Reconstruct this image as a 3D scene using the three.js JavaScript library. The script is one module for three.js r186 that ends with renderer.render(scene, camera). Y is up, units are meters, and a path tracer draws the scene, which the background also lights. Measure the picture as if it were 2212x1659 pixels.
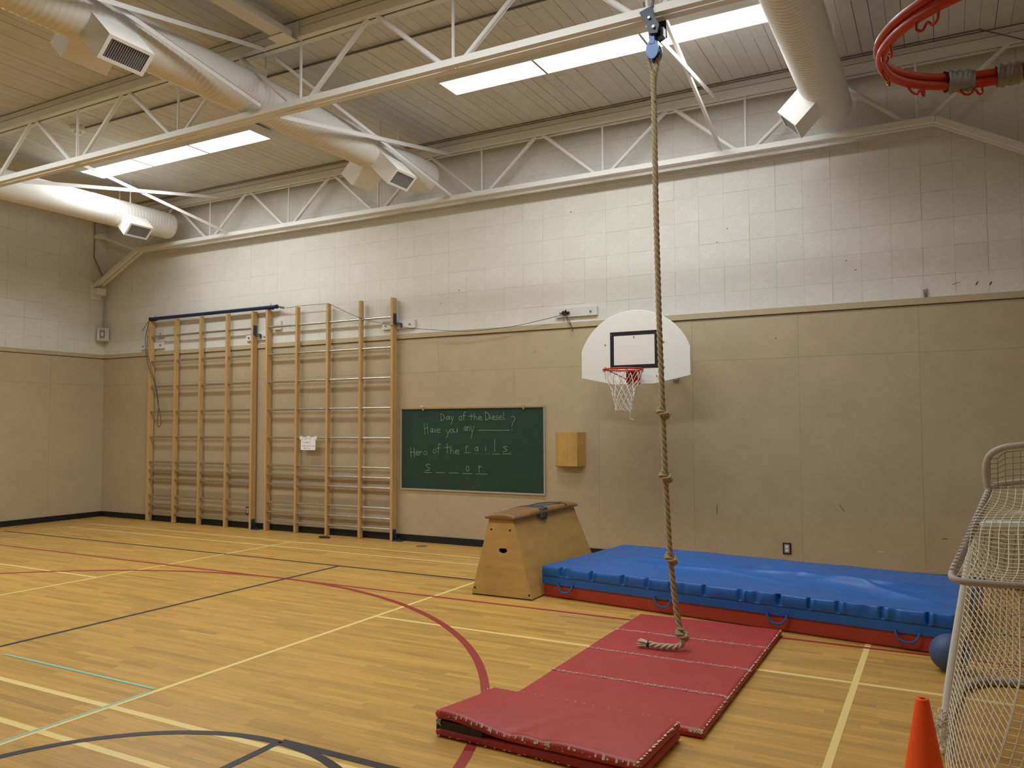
import * as THREE from 'three';
import { mergeGeometries, mergeVertices, toCreasedNormals } from 'three/addons/utils/BufferGeometryUtils.js';
import { RoundedBoxGeometry } from 'three/addons/geometries/RoundedBoxGeometry.js';
import { RectAreaLightUniformsLib } from 'three/addons/lights/RectAreaLightUniformsLib.js';

// ------------------------------------------------------------------ camera, exposure, lamp strength
const scene = new THREE.Scene();
scene.background = new THREE.Color(0x000000);
const camera = new THREE.PerspectiveCamera(51.444, 2212 / 1659, 0.05, 60);
camera.position.set(0, 1.735, 9.82);
camera.rotation.set(0.05039, 0.49523, -0.00399, 'YXZ');
scene.add(camera);
const renderer = new THREE.WebGLRenderer({ antialias: true });
renderer.toneMapping = THREE.LinearToneMapping;
renderer.toneMappingExposure = 1.0;
renderer.shadowMap.enabled = true;
RectAreaLightUniformsLib.init();
const LAMP = 25;                    // radiance of a fluorescent lens
const LAMP_COLOR = new THREE.Color(0.95, 1.0, 1.0);

// room: back wall z = 0, left wall x = XL, right wall x = XR, ceiling boards at YC
const XL = -14.3, XR = 1.15, ZF = 14.9, YC = 5.83;

// ------------------------------------------------------------------ helpers
let seed = 7;
const rnd = () => { seed = (seed + 0x6d2b79f5) | 0; let t = Math.imul(seed ^ (seed >>> 15), 1 | seed); t = (t + Math.imul(t ^ (t >>> 7), 61 | t)) ^ t; return ((t ^ (t >>> 14)) >>> 0) / 4294967296; };
const rr = (a, b) => a + (b - a) * rnd();
const V = (x, y, z) => new THREE.Vector3(x, y, z);
const UPV = V(0, 1, 0);
const taken = {};
function numbered(n) { const k = taken[n] = (taken[n] ?? -1) + 1; return k ? n + '_' + String(k).padStart(3, '0') : n; }
function clean(g) { const o = g.index ? g.toNonIndexed() : g; for (const k of Object.keys(o.attributes)) if (!['position', 'normal', 'uv', 'color'].includes(k)) o.deleteAttribute(k); if (!o.attributes.uv) o.setAttribute('uv', new THREE.BufferAttribute(new Float32Array(o.attributes.position.count * 2), 2)); o.morphAttributes = {}; return o; }
function merge(list) { const l = [].concat(list).map(clean); return l.length === 1 ? l[0] : mergeGeometries(l, false); }
function obj(name, geos, mat, parent = scene, label) {
  const m = new THREE.Mesh(Array.isArray(geos) ? merge(geos) : geos, mat);
  m.name = parent === scene ? numbered(name) : name; m.castShadow = m.receiveShadow = true; parent.add(m);
  if (label) m.userData.label = label;
  return m;
}
function thing(name, label, category, [x, y, z] = [0, 0, 0], group) {
  const o = new THREE.Group(); o.name = numbered(name); o.position.set(x, y, z); o.userData = { label, category }; if (group) o.userData.group = group; scene.add(o); return o;
}
function tag(o, label, category, group) { o.userData.label = label; o.userData.category = category; if (group) o.userData.group = group; return o; }
function struct(o, label) { o.userData.kind = 'structure'; if (label) o.userData.label = label; return o; }
const box = (x0, x1, y0, y1, z0, z1) => { const g = new THREE.BoxGeometry(x1 - x0, y1 - y0, z1 - z0); g.translate((x0 + x1) / 2, (y0 + y1) / 2, (z0 + z1) / 2); return g; };
const rbox = (x0, x1, y0, y1, z0, z1, r, s = 2) => { const g = new RoundedBoxGeometry(x1 - x0, y1 - y0, z1 - z0, s, r); g.translate((x0 + x1) / 2, (y0 + y1) / 2, (z0 + z1) / 2); return g; };
function frameMatrix(p, q, up = UPV) {           // local z along p->q, local y near up, origin p
  const w = q.clone().sub(p).normalize(); let u = up.clone().cross(w); if (u.lengthSq() < 1e-6) u = V(1, 0, 0).cross(w); u.normalize();
  const v = w.clone().cross(u); return new THREE.Matrix4().makeBasis(u, v, w).setPosition(p);
}
function rod(p, q, r, n = 10, r2 = r) { const L = p.distanceTo(q), g = new THREE.CylinderGeometry(r2, r, L, n); g.translate(0, L / 2, 0); g.rotateX(Math.PI / 2); g.applyMatrix4(frameMatrix(p, q)); return g; }
function prism(p, q, x0, x1, y0, y1, up) { const g = box(x0, x1, y0, y1, 0, p.distanceTo(q)); g.applyMatrix4(frameMatrix(p, q, up)); return g; }
function tube(pts, r, n = 8, seg = 0, closed = false) { const c = new THREE.CatmullRomCurve3(pts, closed, 'centripetal'); return new THREE.TubeGeometry(c, seg || pts.length * 6, r, n, closed); }
function worldUV(g, s = 1, grain = 'x', ou = 0, ov = 0) {     // uv in metres, u along the grain axis
  const p = g.attributes.position, n = g.attributes.normal, uv = new Float32Array(p.count * 2), gi = { x: 0, y: 1, z: 2 }[grain];
  for (let i = 0; i < p.count; i++) {
    const c = [p.getX(i), p.getY(i), p.getZ(i)], m = [Math.abs(n.getX(i)), Math.abs(n.getY(i)), Math.abs(n.getZ(i))];
    const d = m[0] > m[1] && m[0] > m[2] ? 0 : m[1] > m[2] ? 1 : 2;
    let a = gi, b = [0, 1, 2].find((k) => k !== d && k !== gi); if (d === gi) { [a, b] = [0, 1, 2].filter((k) => k !== d); }
    uv[2 * i] = c[a] * s + ou; uv[2 * i + 1] = c[b] * s + ov;
  }
  g.setAttribute('uv', new THREE.BufferAttribute(uv, 2)); return g;
}
function tint(g, r, gg, b) { const n = g.attributes.position.count, c = new Float32Array(n * 3); for (let i = 0; i < n; i++) { c[3 * i] = r; c[3 * i + 1] = gg; c[3 * i + 2] = b; } g.setAttribute('color', new THREE.BufferAttribute(c, 3)); return g; }
function shapeGeo(pts, holes = []) { const s = new THREE.Shape(pts.map(([x, y]) => new THREE.Vector2(x, y))); for (const h of holes) s.holes.push(new THREE.Path(h.map(([x, y]) => new THREE.Vector2(x, y)))); return s; }
function extrude(shape, depth, bevel = 0) { return new THREE.ExtrudeGeometry(shape, { depth, bevelEnabled: bevel > 0, bevelSize: bevel, bevelThickness: bevel, bevelOffset: -bevel, bevelSegments: 2, curveSegments: 24 }); }
const ellipse = (cx, cy, rx, ry, n = 24, a0 = 0, a1 = Math.PI * 2) => Array.from({ length: n }, (_, i) => { const a = a0 + (a1 - a0) * i / (n - 1); return [cx + rx * Math.cos(a), cy + ry * Math.sin(a)]; });

// ------------------------------------------------------------------ textures (what surfaces are made of)
function lattice(n, s) { let t = s; const a = new Float32Array(n * n); for (let i = 0; i < n * n; i++) { t = (Math.imul(t, 1664525) + 1013904223) | 0; a[i] = (t >>> 8) / 16777216; } return a; }
function noiseTex(n, layers, s0) {                 // periodic value noise; layers: [cells across u, cells across v, weight]
  const out = new Float32Array(n * n); let k = s0;
  for (const [cu, cv, w] of layers) {
    const N = Math.max(cu, cv), L = lattice(N, ++k * 7919), S = (t) => t * t * (3 - 2 * t);
    for (let j = 0; j < n; j++) { const y = j / n * cv, y0 = Math.floor(y), fy = S(y - y0), ya = (y0 % cv) * N, yb = ((y0 + 1) % cv) * N;
      for (let i = 0; i < n; i++) { const x = i / n * cu, x0 = Math.floor(x), fx = S(x - x0), xa = x0 % cu, xb = (x0 + 1) % cu;
        out[j * n + i] += w * ((L[ya + xa] * (1 - fx) + L[ya + xb] * fx) * (1 - fy) + (L[yb + xa] * (1 - fx) + L[yb + xb] * fx) * fy - 0.5); } }
  }
  return out;
}
function dataTex(n, f, srgb) {
  const d = new Uint8Array(n * n * 4);
  for (let i = 0; i < n * n; i++) { const c = f(i); d[4 * i] = c[0]; d[4 * i + 1] = c[1]; d[4 * i + 2] = c[2]; d[4 * i + 3] = 255; }
  const t = new THREE.DataTexture(d, n, n); t.wrapS = t.wrapT = THREE.RepeatWrapping; t.magFilter = THREE.LinearFilter; t.minFilter = THREE.LinearMipmapLinearFilter; t.generateMipmaps = true;
  if (srgb) t.colorSpace = THREE.SRGBColorSpace; t.needsUpdate = true; return t;
}
const cl = (v) => Math.max(0, Math.min(255, Math.round(v)));
const gN = noiseTex(512, [[2, 48, 0.5], [6, 160, 0.5], [3, 14, 0.5], [30, 256, 0.25]], 3);
const grainTex = dataTex(512, (i) => { const v = 236 + 34 * gN[i]; return [cl(v), cl(v * 0.985), cl(v * 0.95)]; }, true);
const sN = noiseTex(512, [[64, 64, 0.5], [128, 128, 0.5], [16, 16, 0.3], [5, 5, 0.25]], 11);
const tileTex = dataTex(512, (i) => { const f = Math.abs(sN[i]); const v = 243 + 14 * sN[i] - (f < 0.018 ? 22 : 0); return [cl(v), cl(v), cl(v * 0.995)]; }, true);
const pN = noiseTex(512, [[5, 5, 0.4], [17, 17, 0.4], [61, 61, 0.3], [190, 190, 0.25]], 23);
const paintTex = dataTex(512, (i) => { const v = 240 + 16 * pN[i]; return [cl(v), cl(v), cl(v)]; }, true);
const bumpTex = dataTex(512, (i) => { const v = 128 + 110 * pN[i]; return [cl(v), cl(v), cl(v)]; }, false);
const vN = noiseTex(512, [[4, 4, 0.35], [12, 12, 0.3], [110, 110, 0.35]], 31);
const vinylTex = dataTex(512, (i) => { const v = 238 + 26 * vN[i]; return [cl(v), cl(v), cl(v)]; }, true);
const plyN = noiseTex(512, [[3, 20, 0.5], [9, 60, 0.35], [4, 4, 0.5], [14, 14, 0.35]], 41);
const plyTex = dataTex(512, (i) => { const v = 236 + 30 * plyN[i]; return [cl(v), cl(v * 0.98), cl(v * 0.93)]; }, true);

const std = (color, roughness = 0.6, o = {}) => new THREE.MeshStandardMaterial({ color, roughness, ...o });
const M = {
  tile: std('#e6e3dc', 0.85, { map: tileTex, bumpMap: bumpTex, bumpScale: 0.0004 }),
  tan: std('#c1af90', 0.62, { map: paintTex, bumpMap: bumpTex, bumpScale: 0.0003 }),
  board: std('#d9d9d4', 0.75, { map: paintTex }),
  steel: std('#e2e1dc', 0.5),
  duct: std('#e0ded8', 0.55),
  core: std('#3a332a', 0.9),
  gap: std('#6f685c', 0.9), tileCore: std('#b5b0a6', 0.9), tanCore: std('#8d8068', 0.9),
  black: std('#0d0e11', 0.6),
  blackRubber: std('#1a1a1c', 0.7),
  floor: std('#ffffff', 0.34, { map: grainTex, vertexColors: true }),
  yellow: std('#f2d689', 0.42), red: std('#9c3330', 0.42), lineBlack: std('#26282c', 0.42), teal: std('#8fcab0', 0.5),
  post: std('#cfae78', 0.5, { map: grainTex }),
  chrome: std('#c4c1ba', 0.33, { metalness: 1 }),
  navy: std('#16264a', 0.4), blueSteel: std('#22344f', 0.45),
  wire: std('#3b3a3a', 0.5),
  white: std('#e9e8e2', 0.5), whitePlank: std('#e0ded7', 0.6, { map: paintTex }),
  grey: std('#9b9a96', 0.5), bolt: std('#8b8a88', 0.35, { metalness: 0.9 }),
  ply: std('#d3ac68', 0.5, { map: plyTex }),
  leather: std('#936d45', 0.38, { map: vinylTex }), ductTape: std('#464a50', 0.4), darkTape: std('#18191c', 0.35),
  blue: std('#226bc2', 0.4, { map: vinylTex, bumpMap: bumpTex, bumpScale: 0.0006 }),
  crashRed: std('#b8412c', 0.55, { map: vinylTex }),
  matRed: std('#b93c3b', 0.46, { map: vinylTex, bumpMap: bumpTex, bumpScale: 0.0005 }),
  fray: std('#d6ccb8', 0.9),
  rope: std('#a69477', 0.9), ropePale: std('#c9bb9c', 0.9), ropeWhite: std('#dccdb0', 0.9),
  rim: std('#c0371b', 0.36), silverTape: std('#9aa0a3', 0.35, { metalness: 0.4 }),
  net: std('#e6e2d6', 0.85), goalNet: std('#e6dfcd', 0.85), oldNet: std('#a99a80', 0.9),
  goalGrey: std('#b3a69e', 0.5), goalWhite: std('#d9dad4', 0.45),
  cone: std('#ff5a1c', 0.5), ball: std('#3d5580', 0.55, { bumpMap: bumpTex, bumpScale: 0.0005 }),
  pulleyBlue: std('#3d6bb0', 0.35), clampNavy: std('#141d33', 0.4),
};

// ------------------------------------------------------------------ floor
{
  const floor = new THREE.Group(); floor.name = 'floor'; scene.add(floor); struct(floor, 'varnished maple strip floor with painted court lines');
  obj('subfloor', box(XL - 0.25, XR + 0.25, -0.2, -0.014, -0.25, ZF + 0.25), M.core, floor);
  const W = 0.0573, ZS = 8.2, strips = [];
  for (let z = 0, r = 0; z < ZS; z += W, r++) {
    let x = XL - rr(0, 0.7);
    while (x < XR) { const L = rr(0.35, 1.15), a = Math.max(x, XL), b = Math.min(x + L, XR); if (b - a > 0.02) strips.push([a, b, z]); x += L; }
  }
  const geo = (x0, x1, z) => {
    const g = clean(worldUV(box(x0 + 0.0003, x1 - 0.0003, -0.013, 0, z + 0.0002, z + W - 0.0002), 1.6, 'x', rr(0, 9), rr(0, 9)));
    const t = rr(0, 1), k = 0.84 + 0.26 * t - (rnd() < 0.12 ? 0.12 : 0), w = rr(-0.05, 0.05);
    return tint(g, 0.71 * k, (0.42 + 0.02 * w) * k, (0.112 + 0.14 * w) * k);
  };
  const reach = ([a, b, z]) => {                    // nearest strips the photo shows
    const dx = (a + b) / 2, dz = z - 9.82, yaw = Math.atan2(-dx, -dz) - 0.495; return Math.abs(yaw) < 0.6 && z < 7.5 ? Math.hypot(dx, dz) : 99;
  };
  strips.sort((p, q) => reach(p) - reach(q));
  strips.slice(0, 300).forEach((s) => obj('floor_strip', geo(...s), M.floor, floor));
  const rest = obj('floor_strips', strips.slice(300).map((s) => geo(...s)), M.floor, floor, 'maple floor strips farther off'); rest.userData.kind = 'stuff';
  obj('floor_far_end', tint(worldUV(box(XL, XR, -0.013, 0, 8.2 + 0.03, ZF), 1.6, 'x'), 0.66, 0.39, 0.12), M.floor, floor);
  // painted lines
  const plane = (x0, x1, z0, z1, y) => { const g = new THREE.PlaneGeometry(x1 - x0, z1 - z0); g.rotateX(-Math.PI / 2); g.translate((x0 + x1) / 2, y, (z0 + z1) / 2); return g; };
  const lx = (x0, x1, z, w, m, y) => obj('court_line', plane(x0, x1, z - w / 2, z + w / 2, y), m, floor);
  const lz = (x, z0, z1, w, m, y) => obj('court_line', plane(x - w / 2, x + w / 2, z0, z1, y), m, floor);
  const ring = (cx, cz, r, w, m, y) => { const g = new THREE.RingGeometry(r - w / 2, r + w / 2, 160); g.rotateX(-Math.PI / 2); g.translate(cx, y, cz); obj('court_circle', g, m, floor); };
  const yY = 0.0008, yR = 0.0013, yB = 0.0018, yT = 0.0023;
  for (const z of [0.84, 1.29]) lx(-13.32, 0.2, z, 0.042, M.yellow, yY);
  for (const x of [-13.3, -12.68]) lz(x, 0.84, 7.9, 0.03, M.yellow, yY + 0.0002);
  for (const x of [-8.58, -4.58, -0.565]) lz(x, 0.84, 13, 0.042, M.yellow, yY + 0.0002);
  lx(-12.68, -8.58, 3.96, 0.042, M.yellow, yY); lx(-4.58, 1.0, 3.97, 0.042, M.yellow, yY);
  lx(-12.68, -0.565, 6.585, 0.05, M.yellow, yY); lx(-12.68, -0.565, 7.03, 0.05, M.yellow, yY);
  lx(-13.8, 1.0, 3.03, 0.045, M.red, yR); ring(-6.616, 7.623, 4.6, 0.06, M.red, yR + 0.0002);
  lx(-13.75, 1.0, 2.11, 0.04, M.lineBlack, yB); lz(-6.59, 2.11, 13, 0.042, M.lineBlack, yB + 0.0002);
  ring(-3.25, 7.735, 1.225, 0.055, M.lineBlack, yB); lz(-3.25, 6.5, 10.5, 0.05, M.lineBlack, yB + 0.0002); lx(-3.25, 1.0, 6.49, 0.055, M.lineBlack, yB + 0.0002);
  lx(-6.33, -4.62, 6.235, 0.026, M.teal, yT); lz(-4.605, 6.28, 7.6, 0.022, M.teal, yT);
}

// ------------------------------------------------------------------ walls
const TILE = 0.3105, ROW = 0.307, Y0 = 3.106;
const tileVar = [0, 1, 2, 3].map((i) => { const m = M.tile.clone(); m.color.offsetHSL(0, 0, [0, -0.012, 0.008, -0.006][i]); return m; });
{
  const wall = new THREE.Group(); wall.name = 'wall_back'; scene.add(wall); struct(wall, 'end wall of white square tiles above tan panels');
  obj('wall_core', box(XL - 0.25, XR + 0.25, -0.2, YC + 0.25, -0.25, -0.022), M.tileCore, wall);
  // tan panels, with a joint at 2.51 m
  const seams = []; for (let x = -0.21 + 1.265; x > XL; x -= 1.265) seams.unshift(x); seams.unshift(XL); seams.push(XR);
  for (let i = 0; i + 1 < seams.length; i++) for (const [y0, y1] of [[0, 2.51], [2.51, 3.024]])
    obj('wall_panel', worldUV(box(seams[i] + 0.0007, seams[i + 1] - 0.0007, y0 + 0.0008, y1 - 0.0008, -0.021, rr(-0.0008, 0.0008)), 0.5, 'x', rr(0, 3), rr(0, 3)), M.tan, wall);
  // tiles
  const rows = [Y0]; for (let y = 3.353; y < YC - 0.05; y += ROW) rows.push(y); rows.push(YC);
  const cols = [XL]; for (let x = -1.081 - 43 * TILE; x < XR - 0.1; x += TILE) if (x > XL + 0.05) cols.push(x); cols.push(XR);
  const rest = [];
  for (let j = 0; j + 1 < rows.length; j++) for (let i = 0; i + 1 < cols.length; i++) {
    const gx = rnd() < 0.25 ? 0.0016 : 0.0005, gy = rnd() < 0.25 ? 0.0016 : 0.0005;
    const g = worldUV(box(cols[i] + gx, cols[i + 1] - 0.0006, rows[j] + gy, rows[j + 1] - 0.0006, -0.021, rr(-0.0005, 0.0005)), 1.25, 'x', rr(0, 5), rr(0, 5));
    if (j < 6 && (cols.length - 1 - i) * 6 - 6 + j < 300) obj('wall_tile', g, tileVar[Math.floor(rnd() * 4)], wall); else rest.push(g);
  }
  obj('wall_tiles', rest, M.tile, wall, 'wall tiles behind the roof truss').userData.kind = 'stuff';
}
{
  const wall = new THREE.Group(); wall.name = 'wall_left'; scene.add(wall); struct(wall, 'side wall of white tiles above tan panels');
  obj('wall_core', box(XL - 0.25, XL - 0.022, -0.2, YC + 0.25, -0.022, ZF + 0.25), M.tileCore, wall);
  const zs = [0, 1.05, 2.315, 3.58, 4.845];
  for (let i = 0; i + 1 < zs.length; i++) for (const [y0, y1] of [[0, 2.51], [2.51, 3.024]]) obj('wall_panel', worldUV(box(XL - 0.021, XL, y0 + 0.001, y1 - 0.001, zs[i] + 0.0012, zs[i + 1] - 0.0012), 0.5, 'z', rr(0, 3), rr(0, 3)), M.tan, wall);
  const rows = [Y0]; for (let y = 3.353; y < YC - 0.05; y += ROW) rows.push(y); rows.push(YC);
  for (let j = 0; j + 1 < rows.length; j++) for (let i = 0; i < 15; i++) {
    const gx = rnd() < 0.25 ? 0.002 : 0.0005, gy = rnd() < 0.25 ? 0.002 : 0.0005;
    obj('wall_tile', worldUV(box(XL - 0.021, XL + rr(-0.0005, 0.0005), rows[j] + gy, rows[j + 1] - 0.0006, i * TILE + gx, i * TILE + TILE - 0.0006), 1.25, 'z', rr(0, 5), rr(0, 5)), tileVar[Math.floor(rnd() * 4)], wall);
  }
  obj('wall_panel', worldUV(box(XL - 0.021, XL, 0, 3.024, 4.85, ZF), 0.5, 'z'), M.tan, wall);
  obj('upper_wall', worldUV(box(XL - 0.021, XL, Y0, YC, 15 * TILE, ZF), 1.25, 'z'), M.tile, wall);
}
for (const [name, w] of [['wall_right', 1], ['wall_front', 0]]) {
  const wall = new THREE.Group(); wall.name = name; scene.add(wall); struct(wall, w ? 'side wall beside the goals, white above tan' : 'far end wall behind the camera, white above tan');
  const b = (y0, y1) => (w ? box(XR, XR + 0.25, y0, y1, -0.02, ZF) : box(XL - 0.25, XR + 0.25, y0, y1, ZF, ZF + 0.25));
  obj('wall_panel', worldUV(b(-0.2, 3.05), 0.5, w ? 'z' : 'x'), M.tan, wall); obj('upper_wall', worldUV(b(3.05, YC + 0.25), 1.25, w ? 'z' : 'x'), M.tile, wall);
}
struct(obj('trim_1', worldUV(box(XL, XR, 3.036, 3.106, -0.02, 0.022), 0.5, 'x'), M.tan), 'tan rail between tiles and panels on the end wall');
struct(obj('trim_2', worldUV(box(XL, XL + 0.022, 3.036, 3.106, 0.022, ZF), 0.5, 'z'), M.tan), 'tan rail between tiles and panels on the side wall');
struct(obj('baseboard_back', box(XL, XR, 0.001, 0.1, 0.001, 0.012), M.black), 'black rubber skirting along the end wall');
struct(obj('baseboard_left', box(XL + 0.001, XL + 0.012, 0.001, 0.1, 0.012, ZF), M.black), 'black rubber skirting along the side wall');
struct(obj('baseboard_right', box(XR - 0.012, XR - 0.001, 0.001, 0.1, 0.012, ZF), M.black), 'black rubber skirting behind the goals');

{ // ball marks and scratches on the end wall
  const wall = scene.getObjectByName('wall_back');
  const mark = (x, y, w, h, a, m) => { const g = shapeGeo(ellipse(0, 0, w / 2, h / 2, 13).slice(0, 12)); const q = new THREE.ShapeGeometry(g); q.rotateZ(a); q.translate(x, y, 0.0016); obj('scuff_mark', q, m, wall); };
  const dk = std('#5b5146', 0.8), pale = std('#d8cdb8', 0.8);
  for (const k of [[-2.462, 0.68, 0.008, 0.13, 0], [-1.04, 0.764, 0.008, 0.11, 0.62], [-2.278, 4.133, 0.02, 0.012, 0.6], [-2.406, 3.98, 0.03, 0.008, 0], [-0.93, 3.598, 0.018, 0.01, 0], [-0.835, 3.481, 0.028, 0.009, 0.3], [-1.727, 2.744, 0.016, 0.016, 0], [0.357, 3.222, 0.014, 0.05, -0.5], [0.484, 3.211, 0.014, 0.05, -0.5], [0.162, 3.239, 0.09, 0.006, 0.3], [-0.019, 0.485, 0.06, 0.008, 0], [-4.945, 2.734, 0.014, 0.014, 0], [-6.175, 3.695, 0.012, 0.03, -0.3], [-6.498, 3.529, 0.014, 0.014, 0], [-4.383, 4.618, 0.02, 0.014, 0]]) mark(...k, dk);
  mark(-0.649, 0.301, 0.1, 0.008, 0, pale); mark(-0.12, 0.14, 0.07, 0.006, 0, pale);
}

// ------------------------------------------------------------------ ceiling of painted boards
{
  const ceil = new THREE.Group(); ceil.name = 'ceiling'; scene.add(ceil); struct(ceil, 'painted tongue and groove board ceiling');
  obj('roof_deck', box(XL - 0.25, XR + 0.25, YC + 0.024, YC + 0.25, -0.25, ZF + 0.25), M.core, ceil);
  const P = 0.1404, rest = [], mats = [0, 1, 2].map((i) => { const m = M.board.clone(); m.color.offsetHSL(0, 0, [0, -0.02, 0.015][i]); return m; }); let n = 0;
  for (let x = XL; x < XR - 0.01; x += P) {
    const js = [0]; let z = rr(1.2, 4.2); while (z < ZF - 0.6) { js.push(z); z += rr(3.2, 5); } js.push(ZF);
    for (let i = 0; i + 1 < js.length; i++) {
      const w = rnd() < 0.55 ? 0.0052 : 0.0022, dy = rr(-0.002, 0.001);
      const g = worldUV(box(x + w, Math.min(x + P, XR) - 0.0006, YC + dy, YC + 0.024, js[i] + 0.002, js[i + 1] - 0.002), 0.4, 'z', rr(0, 4), rr(0, 4));
      if (js[i] < 6 && n < 300) { n++; obj('ceiling_board', g, mats[Math.floor(rnd() * 3)], ceil); } else rest.push(g);
    }
  }
  obj('ceiling_boards', rest, M.board, ceil, 'ceiling boards out of sight').userData.kind = 'stuff';
}

// ------------------------------------------------------------------ roof trusses
const NODE = [-12.99, -11.16, -9.325, -7.49, -5.66, -3.825, -1.99, -0.16];
function truss(z, label) {
  const t = thing('roof_truss', label, 'truss', [0, 0, z], 'white steel roof trusses');
  const path = [V(-14.27, 4.36, 0), V(-13.02, 4.954, 0), V(0.0, 4.954, 0), V(1.12, 4.33, 0)];
  const low = [];
  for (let i = 0; i < 3; i++) {
    const up = V(0, 1, 0), p = path[i], q = path[i + 1], e = i === 1 ? 0.012 : 0.0;
    const a = p.clone(), b = q.clone(); if (i === 1) { a.x -= e; b.x += e; }
    for (const s of [-1, 1]) {
      low.push(prism(a, b, Math.min(s * 0.078, s * 0.071), Math.max(s * 0.078, s * 0.071), 0, 0.064, up));
      low.push(prism(a, b, Math.min(s * 0.071, s * 0.012), Math.max(s * 0.071, s * 0.012), 0, 0.007, up));
    }
  }
  obj('bottom_chord', low, M.steel, t);
  const top = [];
  for (const s of [-1, 1]) { top.push(box(-14.28, 1.13, 5.652, 5.745, s > 0 ? 0.071 : -0.078, s > 0 ? 0.078 : -0.071)); top.push(box(-14.28, 1.13, 5.652, 5.659, s > 0 ? 0.012 : -0.071, s > 0 ? 0.071 : -0.012)); }
  obj('top_chord', top, M.steel, t);
  obj('nailer', box(-14.28, 1.13, 5.752, 5.815, -0.085, 0.085), M.whitePlank, t);
  for (const x of NODE) obj('web_vertical', rod(V(x, 4.96, 0), V(x, 5.66, 0), 0.014, 8), M.steel, t);
  for (const x of NODE) for (const s of [-1, 1]) {
    const end = x === NODE[0] && s < 0 ? V(-14.15, 5.36, 0) : V(x + s * 0.86, 5.665, 0);
    obj('web_diagonal', [rod(V(x + s * 0.075, 4.985, 0), end, 0.026, 10), rod(V(x + s * 0.03, 4.968, 0), V(x + s * 0.13, 5.04, 0), 0.016, 8, 0.026)], M.steel, t);
  }
  obj('bearing_plate', [box(-14.29, -14.1, 4.24, 4.36, -0.09, 0.09), box(-14.295, -14.27, 4.16, 4.5, -0.11, 0.11)], M.steel, t);
  obj('bearing_plate', [box(0.95, 1.14, 4.21, 4.33, -0.09, 0.09)], M.steel, t);
  obj('end_bracket', [box(-14.295, -14.08, 5.33, 5.4, -0.06, 0.06)], M.steel, t);
  return t;
}
truss(0.22, 'white steel roof truss close against the tiled end wall');
truss(3.84, 'white steel roof truss that carries the climbing rope');
truss(7.46, 'white steel roof truss overhead near the front basketball rim');

// angle-iron cross braces between the trusses
function brace(p, q, label) {
  tag(obj('cross_brace', [prism(p, q, -0.024, 0.024, 0, 0.005), prism(p, q, -0.024, -0.019, -0.045, 0.004)], M.steel), label, 'brace', 'angle iron cross braces');
}
for (const [x0, x1, what] of [[-10.75, -10.65, 'above the far duct'], [-6.125, -6.125, 'over the middle duct'], [-2.12, -2.27, 'behind the rope pulley']]) {
  brace(V(x0, 5.63, 3.74), V(x1, 5.035, 0.33), `white angle brace ${what}, sloping down towards the end wall`);
  brace(V(x0 + 0.06, 5.0, 3.74), V(x1 - 0.02, 5.63, 0.33), `white angle brace ${what}, rising towards the end wall`);
}
brace(V(-6.125, 5.63, 7.36), V(-6.125, 5.05, 3.95), 'white angle brace in front of the big duct diffuser, ending on the rope truss');
brace(V(-6.07, 5.0, 7.36), V(-6.07, 5.63, 3.95), 'white angle brace above the big duct diffuser, rising to the rope truss');

// header beam and electrical conduit under the boards
{
  const t = thing('roof_beam', 'cream box beam meeting the truss near the top edge', 'beam');
  obj('beam_body', rbox(-5.81, -5.64, 5.62, 5.695, 3.99, 7.36, 0.006), M.whitePlank, t);
  obj('hanger_plate', [box(-5.84, -5.61, 5.6, 5.8, 3.932, 3.938), box(-5.84, -5.63, 5.6, 5.612, 3.94, 4.12)], M.steel, t);
}
{
  const t = thing('ceiling_conduit', 'thin dark conduit across the ceiling boards with round sensor', 'conduit');
  obj('pipe', rod(V(-10.2, 5.803, 3.17), V(-2.4, 5.803, 3.1), 0.013, 8), M.gap, t);
  obj('sensor', [rod(V(-10.32, 5.825, 3.2), V(-10.32, 5.77, 3.2), 0.09, 20), rod(V(-10.32, 5.77, 3.2), V(-10.32, 5.72, 3.2), 0.055, 20, 0.045)], M.white, t);
}
tag(obj('wall_conduit', [rod(V(-13.9, 5.822, 0.36), V(0.45, 5.822, 0.36), 0.007, 6), rod(V(0.45, 5.822, 0.36), V(1.1, 5.5, 0.32), 0.007, 6)], M.gap), 'thin dark conduit where the boards meet the end wall truss', 'conduit');

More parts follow.
